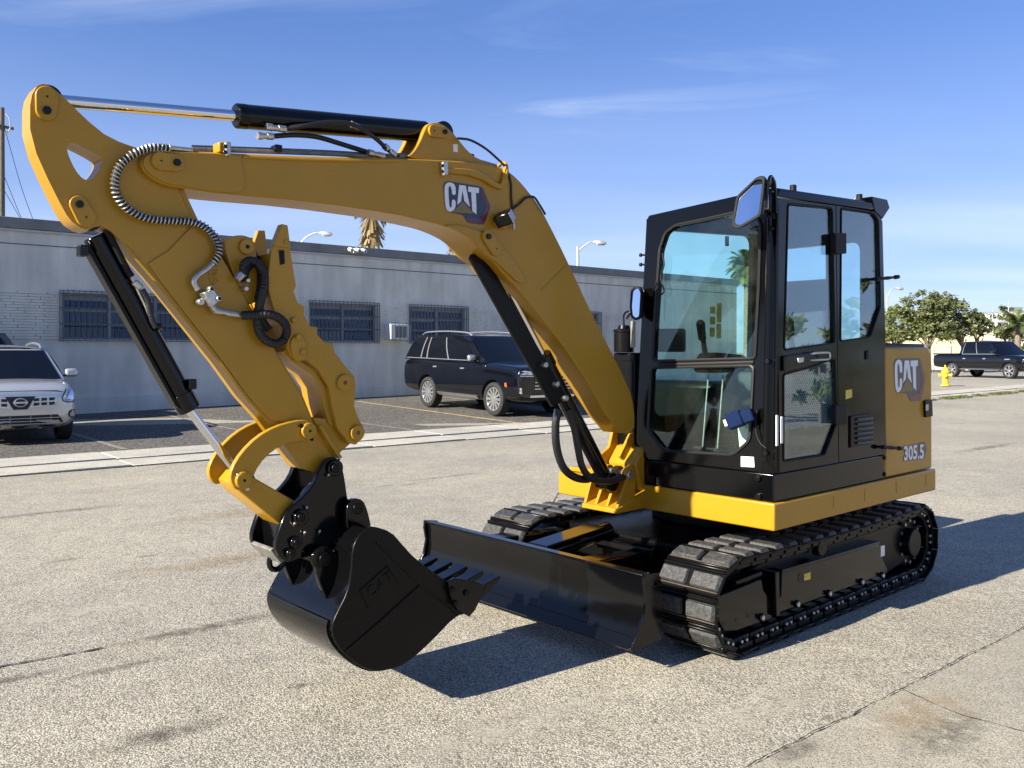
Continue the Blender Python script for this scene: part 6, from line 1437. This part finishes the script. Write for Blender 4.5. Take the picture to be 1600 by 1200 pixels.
def crown_mesh(blobs, n, size, rng):
    b = MB(); tot = sum(q[3] * q[4] * q[3] for q in blobs)
    for (cx, cy, cz, rx, rz) in blobs:
        m = int(n * rx * rx * rz / tot)
        # clumps inside the blob, leaves gathered round each clump
        ncl = max(6, m // 28)
        for _ in range(ncl):
            a, u, q = rng.uniform(0, 6.283), rng.uniform(-1, 1), rng.uniform(0.35, 1.0) ** 0.5
            w = math.sqrt(1 - u * u); p = Vector((cx + rx * q * w * math.cos(a), cy + rx * q * w * math.sin(a), cz + rz * q * u))
            cr_ = rx * rng.uniform(0.10, 0.26)
            for _ in range(28):
                o = Vector((rng.gauss(0, 1), rng.gauss(0, 1), rng.gauss(0, .8))) * cr_ * 0.55; s = size * rng.uniform(0.6, 1.4)
                t = Vector((rng.uniform(-1, 1), rng.uniform(-1, 1), rng.uniform(-.7, .7))).normalized(); v = t.orthogonal().normalized(); v = Matrix.Rotation(rng.uniform(0, 6.28), 3, t) @ v
                c = p + o; k = len(b.v); b.v += [tuple(c - t * s), tuple(c + v * s * .42), tuple(c + t * s), tuple(c - v * s * .42)]; b.f.append([k, k + 1, k + 2, k + 3]); b.mi.append(0)
    return b
def tree(name, label, x, y, blobs, n, size, seed, group=None, leaf='leaf', trunk_r=0.12, lean=0.0, cat='tree'):
    rng = random.Random(seed); o = empty(name, (x, y, gz(x, y))); tag(o, label, cat, group)
    zc = min(q[2] - q[4] * .3 for q in blobs)
    b = MB(); fork = Vector((lean, 0, zc * 0.62)); b.tube(spline([(0, 0, -0.1), (lean * .4, 0.02, zc * .3), fork], 5), [trunk_r * (1.3 - .5 * k / 10) for k in range(11)], 9); tk = b.build('trunk', 'bark', o)
    for (cx, cy, cz, rx, rz) in blobs:
        for q in range(2):
            e = Vector((cx + rng.uniform(-.4, .4) * rx, cy + rng.uniform(-.4, .4) * rx, cz + rng.uniform(-.2, .5) * rz)); mid_ = fork.lerp(e, .5) + Vector((rng.uniform(-.2, .2), rng.uniform(-.2, .2), -.1))
            b = MB(); P_ = spline([fork, mid_, e], 5); b.tube(P_, [trunk_r * .62 * (1 - .8 * k / (len(P_) - 1)) for k in range(len(P_))], 6); b.build('limb', 'bark', tk)
    c = crown_mesh(blobs, n, size, rng); c.build('crown', leaf, o, smooth=False, norm=False); return o
def at(px, depth): return (px - 800) / FPX * depth
D = 56.0
def bl(px, py, rpx, rzpx, x0, depth, dy=0.0):
    return (at(px, depth) - x0, dy, CAM_H + (HOR - py - 4) * depth / FPX - 0.2, 1.25 * rpx * depth / FPX, 1.2 * rzpx * depth / FPX)
x0 = at(1452, D)
tree('broadleaf_tree', 'spreading tree with uneven crown just behind the yellow engine cover', x0, D, [bl(1437, 482, 27, 26, x0, D), bl(1420, 505, 26, 20, x0, D, .5), bl(1462, 490, 24, 26, x0, D, -.3), bl(1446, 512, 30, 14, x0, D, -.6), bl(1452, 464, 15, 13, x0, D), bl(1408, 480, 10, 8, x0, D)], 7400, 0.115, 3, 'trees along the yellow wall')
x0 = at(1504, D + 1)
tree('broadleaf_tree', 'second tree from the cab in front of the yellow wall', x0, D + 1, [bl(1482, 475, 17, 22, x0, D), bl(1503, 490, 24, 24, x0, D, .4), bl(1516, 508, 18, 14, x0, D, -.4), bl(1490, 510, 22, 12, x0, D), bl(1500, 468, 12, 9, x0, D)], 6000, 0.115, 5, 'trees along the yellow wall')
x0 = at(1527, D + 3)
tree('broadleaf_tree', 'thin tree at the far end of the yellow wall beside the white pole', x0, D + 3, [bl(1524, 500, 13, 14, x0, D + 3), bl(1535, 508, 14, 10, x0, D + 3), bl(1518, 490, 9, 9, x0, D + 3)], 2600, 0.12, 8, 'trees along the yellow wall', trunk_r=0.09)
x0 = at(1396, D + 4)
tree('broadleaf_tree', 'pale tree half hidden by the rear edge of the cab', x0, D + 4, [bl(1396, 500, 20, 22, x0, D + 4), bl(1380, 512, 18, 16, x0, D + 4), bl(1412, 520, 18, 10, x0, D + 4)], 3600, 0.12, 9, 'trees along the yellow wall', leaf='leaf2')
x0 = at(1572, 74)
tree('broadleaf_tree', 'dark tree standing behind the lattice gantry', x0, 74, [bl(1566, 500, 16, 24, x0, 74), bl(1580, 512, 20, 16, x0, 74), bl(1600, 508, 18, 16, x0, 74), bl(1625, 500, 24, 22, x0, 74)], 5000, 0.15, 12)
def bush(name, label, x, y, r, h, n, seed, leaf='leaf', size=0.12):
    rng = random.Random(seed); o = empty(name, (x, y, gz(x, y))); tag(o, label, 'shrub')
    bb = [(rng.uniform(-.6, .6) * r, rng.uniform(-.5, .5) * r, h * rng.uniform(.3, .6), r * rng.uniform(.4, .6), h * rng.uniform(.3, .42)) for _ in range(5)]
    b = MB(); b.tube([(0, 0, -0.1), (0.02, 0, h * .5)], [0.06, 0.02], 7); b.build('stem', 'bark', o); crown_mesh(bb, n, size, rng).build('crown', leaf, o, smooth=False, norm=False)
bush('shrub', 'low bright green shrub at the foot of the yellow wall', at(1412, 55), 55, 0.9, 1.4, 700, 21, 'leaf2', 0.11)
bush('shrub', 'dark shrub beyond the pickup bonnet', at(1562, 60), 60, 1.6, 1.9, 1300, 22, 'leaf', 0.14)
bush('shrub', 'broad green shrub at the picture edge beyond the pickup', at(1606, 62), 62, 2.0, 2.4, 1500, 23, 'leaf2', 0.14)
def palm(name, label, x, y, h, seed, skirt=0.0, nf=26, fl=1.7):
    rng = random.Random(seed); g = gz(x, y); o = empty(name, (x, y, g)); tag(o, label, 'palm tree')
    b = MB(); P_ = spline([(0, 0, -0.1), (rng.uniform(-.1, .1), 0, h * .5), (0, 0, h)], 8); b.tube(P_, [0.24 - .07 * k / (len(P_) - 1) for k in range(len(P_))], 10); b.build('trunk', 'bark', o)
    def frond(b, a, el, l, droop, wl, nleaf):
        pts = []; p = Vector((0, 0, h)); d = Vector((math.cos(a) * math.cos(el), math.sin(a) * math.cos(el), math.sin(el)))
        for k in range(9): pts.append(p.copy()); p = p + d * l / 8; d = (d + Vector((0, 0, -droop / 8))).normalized()
        b.tube(pts, [0.03 * (1 - k / 9) + .004 for k in range(9)], 4)
        for k in range(nleaf):
            t = 0.25 + .75 * k / nleaf; i = min(int(t * 8), 7); c = pts[i].lerp(pts[i + 1], t * 8 - i); dd = (pts[i + 1] - pts[i]).normalized(); s_ = dd.cross(Vector((0, 0, 1))).normalized()
            for sg in (1, -1):
                tip = c + s_ * sg * wl * (1 - .55 * abs(t - .55)) + dd * wl * .5 + Vector((0, 0, -wl * .35)); w = dd * 0.035; q = len(b.v)
                b.v += [tuple(c - w), tuple(c + w), tuple(tip)]; b.f.append([q, q + 1, q + 2]); b.mi.append(0)
    b = MB()
    for k in range(nf): frond(b, rng.uniform(0, 6.283), rng.uniform(-.35, 1.25), fl * rng.uniform(.8, 1.1), rng.uniform(.8, 1.8), .42, 22)
    b.build('fronds', 'frond', o, smooth=False, norm=False, kind=None)
    if skirt:
        b = MB()
        for k in range(150):
            a = rng.uniform(0, 6.283); z0_ = h - rng.uniform(0, skirt * .55); r0 = .18; l = rng.uniform(.5, 1.1); r1 = r0 + rng.uniform(.12, .55)
            c0 = Vector((r0 * math.cos(a), r0 * math.sin(a), z0_)); c1 = Vector((r1 * math.cos(a), r1 * math.sin(a), z0_ - l)); s_ = Vector((-math.sin(a), math.cos(a), 0)) * rng.uniform(.04, .10); q = len(b.v)
            b.v += [tuple(c0 - s_ * .4), tuple(c0 + s_ * .4), tuple(c1 + s_), tuple(c1 - s_)]; b.f.append([q, q + 1, q + 2, q + 3]); b.mi.append(0)
        b.build('dead_fronds', 'deadfrond', o, smooth=False, norm=False)
def pz(py, d): return CAM_H + (HOR - py) * d / FPX
palm('palm_tree', 'palm with a shaggy dry skirt seen under the boom above the roof', at(581, 44), 44, pz(346, 44), 31, skirt=1.9, nf=9, fl=0.95)
palm('palm_tree', 'palm mostly hidden by the boom above the grey roof', at(716, 48), 48, pz(372, 48), 32, skirt=1.4, nf=8, fl=0.9)
palm('palm_tree', 'bushy palm seen through the front window of the cab', at(1168, 46), 46, pz(425, 46), 33, skirt=0.0, nf=60, fl=1.25)
palm('palm_tree', 'small palm at the picture edge behind the pickup', at(1590, 60), 60, pz(515, 60), 34, nf=26, fl=1.6)
for i, (x, y, r, h, lf) in enumerate(((17.5, 7.2, 1.2, 3.6, 'leaf'), (18.5, 8.9, 1.3, 3.0, 'leaf2'), (18.5, 10.7, 1.2, 4.2, 'leaf'), (20, 12.6, 1.5, 3.2, 'leaf2'))):
    bush('garden_shrub', ('first', 'second', 'third', 'fourth')[i] + ' garden shrub mirrored in the side windows of the cab', x, y, r, h, 900, 50 + i, lf, 0.16)
# ------------------------------------------------------------------ yellow wall, fence, gantry
M['ywall'] = weathered('cream_yellow_wall', (0.80, 0.71, 0.42), 0.08)
M['pwall'] = weathered('pale_wall_base', (0.68, 0.66, 0.58), 0.10)
d = 66; xa, xb = at(1370, d), at(1549, d)
yw = empty('yellow_wall', ((xa + xb) / 2, d, 0.15)); tag(yw, 'long cream yellow boundary wall behind the trees', 'wall')
b = MB(); b.box((0, 0, 1.5), (xb - xa, 0.3, pz(521, d) - 0.15 + 0.0 if False else 2.6)); b.build('upper_wall', 'ywall', yw)
b = MB(); b.box((0, -0.05, 0.55), (xb - xa, 0.3, 1.1)); b.build('wall_base', 'pwall', yw)
b = MB(); b.box((0, -0.02, 2.83), (xb - xa + 0.1, 0.4, 0.08)); b.build('coping', 'pwall', yw)
fe = empty('wire_fence', (at(1500, 60), 60, 0.2)); tag(fe, 'thin wire fence in front of the yellow wall', 'fence')
for k in range(8):
    b = MB(); b.tube([(-4.2 + k * 1.2, 0, 0), (-4.2 + k * 1.2, 0, 1.75)], 0.03, 6); b.build('post', 'galv', fe)
for z in (.4, .8, 1.2, 1.65):
    b = MB(); b.tube([(-4.2, 0, z), (4.2, 0, z)], 0.012, 5); b.build('wire', 'galv', fe)
d = 70; ga = empty('steel_gantry', (at(1543, d), d, 0.2)); tag(ga, 'steel lattice gantry on a white pole above the pickup', 'gantry')
b = MB(); b.tube([(0, 0, 0), (0, 0, pz(492, d) - .2)], 0.20, 12); b.build('pole', 'acwhite', ga)
z0, z1 = pz(503, d) - .2, pz(488, d) - .2
for z in (z0, z1): b = MB(); b.box((1.6, 0, z), (5.2, 0.10, 0.10)); b.build('chord', 'galv', ga)
for k in range(8):
    xk = -0.9 + k * 0.66; b = MB(); b.tube([(xk, 0, z0 if k % 2 else z1), (xk + .66, 0, z1 if k % 2 else z0)], 0.035, 6); b.build('brace', 'galv', ga)
for k in range(5): b = MB(); b.tube([(-0.9 + 1.3 * k, 0, z0 - 0.3), (-0.9 + 1.3 * k, 0, z1 + (1.0 if k == 2 else .3))], 0.035, 6); b.build('upright', 'galv', ga)
d = 120; gb = empty('distant_building', (at(1585, d), d, 0.2)); tag(gb, 'grey distant building block rising above the trees', 'building')
b = MB(); b.box((0, 3, 3.4), (5.5, 6, 6.8)); b.build('wall', 'wall', gb)
for i in range(4):
    for j in range(3): b = MB(); b.box((-2.0 + 1.3 * i, -0.02, 6.1 - .8 * j), (.7, .06, .5)); b.build('window', 'darkglass', gb)
b = MB(); b.box((1.2, 2, 7.2), (1.4, 1.4, 0.9)); b.build('roof_tank', 'fascia', gb)
# grass edge along the kerb by the hydrant, ribbons of verge
M['grass'] = leafmat('verge_grass', (0.05, 0.07, 0.015), (0.16, 0.17, 0.05))
rng = random.Random(77); b = MB()
for _ in range(5200):
    u_ = rng.uniform(22.0, 31.0)
    if math.sin(u_ * 2.1) + math.sin(u_ * 5.3 + 1) < -0.35: continue
    p = sm(u_, 10.46 + rng.gauss(0, 0.10)); z = gz(p.x, p.y); h = rng.uniform(.03, .11); a = rng.uniform(0, 6.28); w = Vector((math.cos(a), math.sin(a), 0)) * .012; q = len(b.v)
    c = Vector((p.x, p.y, z)); t = c + Vector((rng.uniform(-.04, .04), rng.uniform(-.04, .04), h)); b.v += [tuple(c - w), tuple(c + w), tuple(t)]; b.f.append([q, q + 1, q + 2]); b.mi.append(0)
g_ = b.build('grass', 'grass', None, smooth=False, norm=False); tag(g_, 'ragged strip of grass along the kerb by the hydrant', 'grass', kind='stuff')
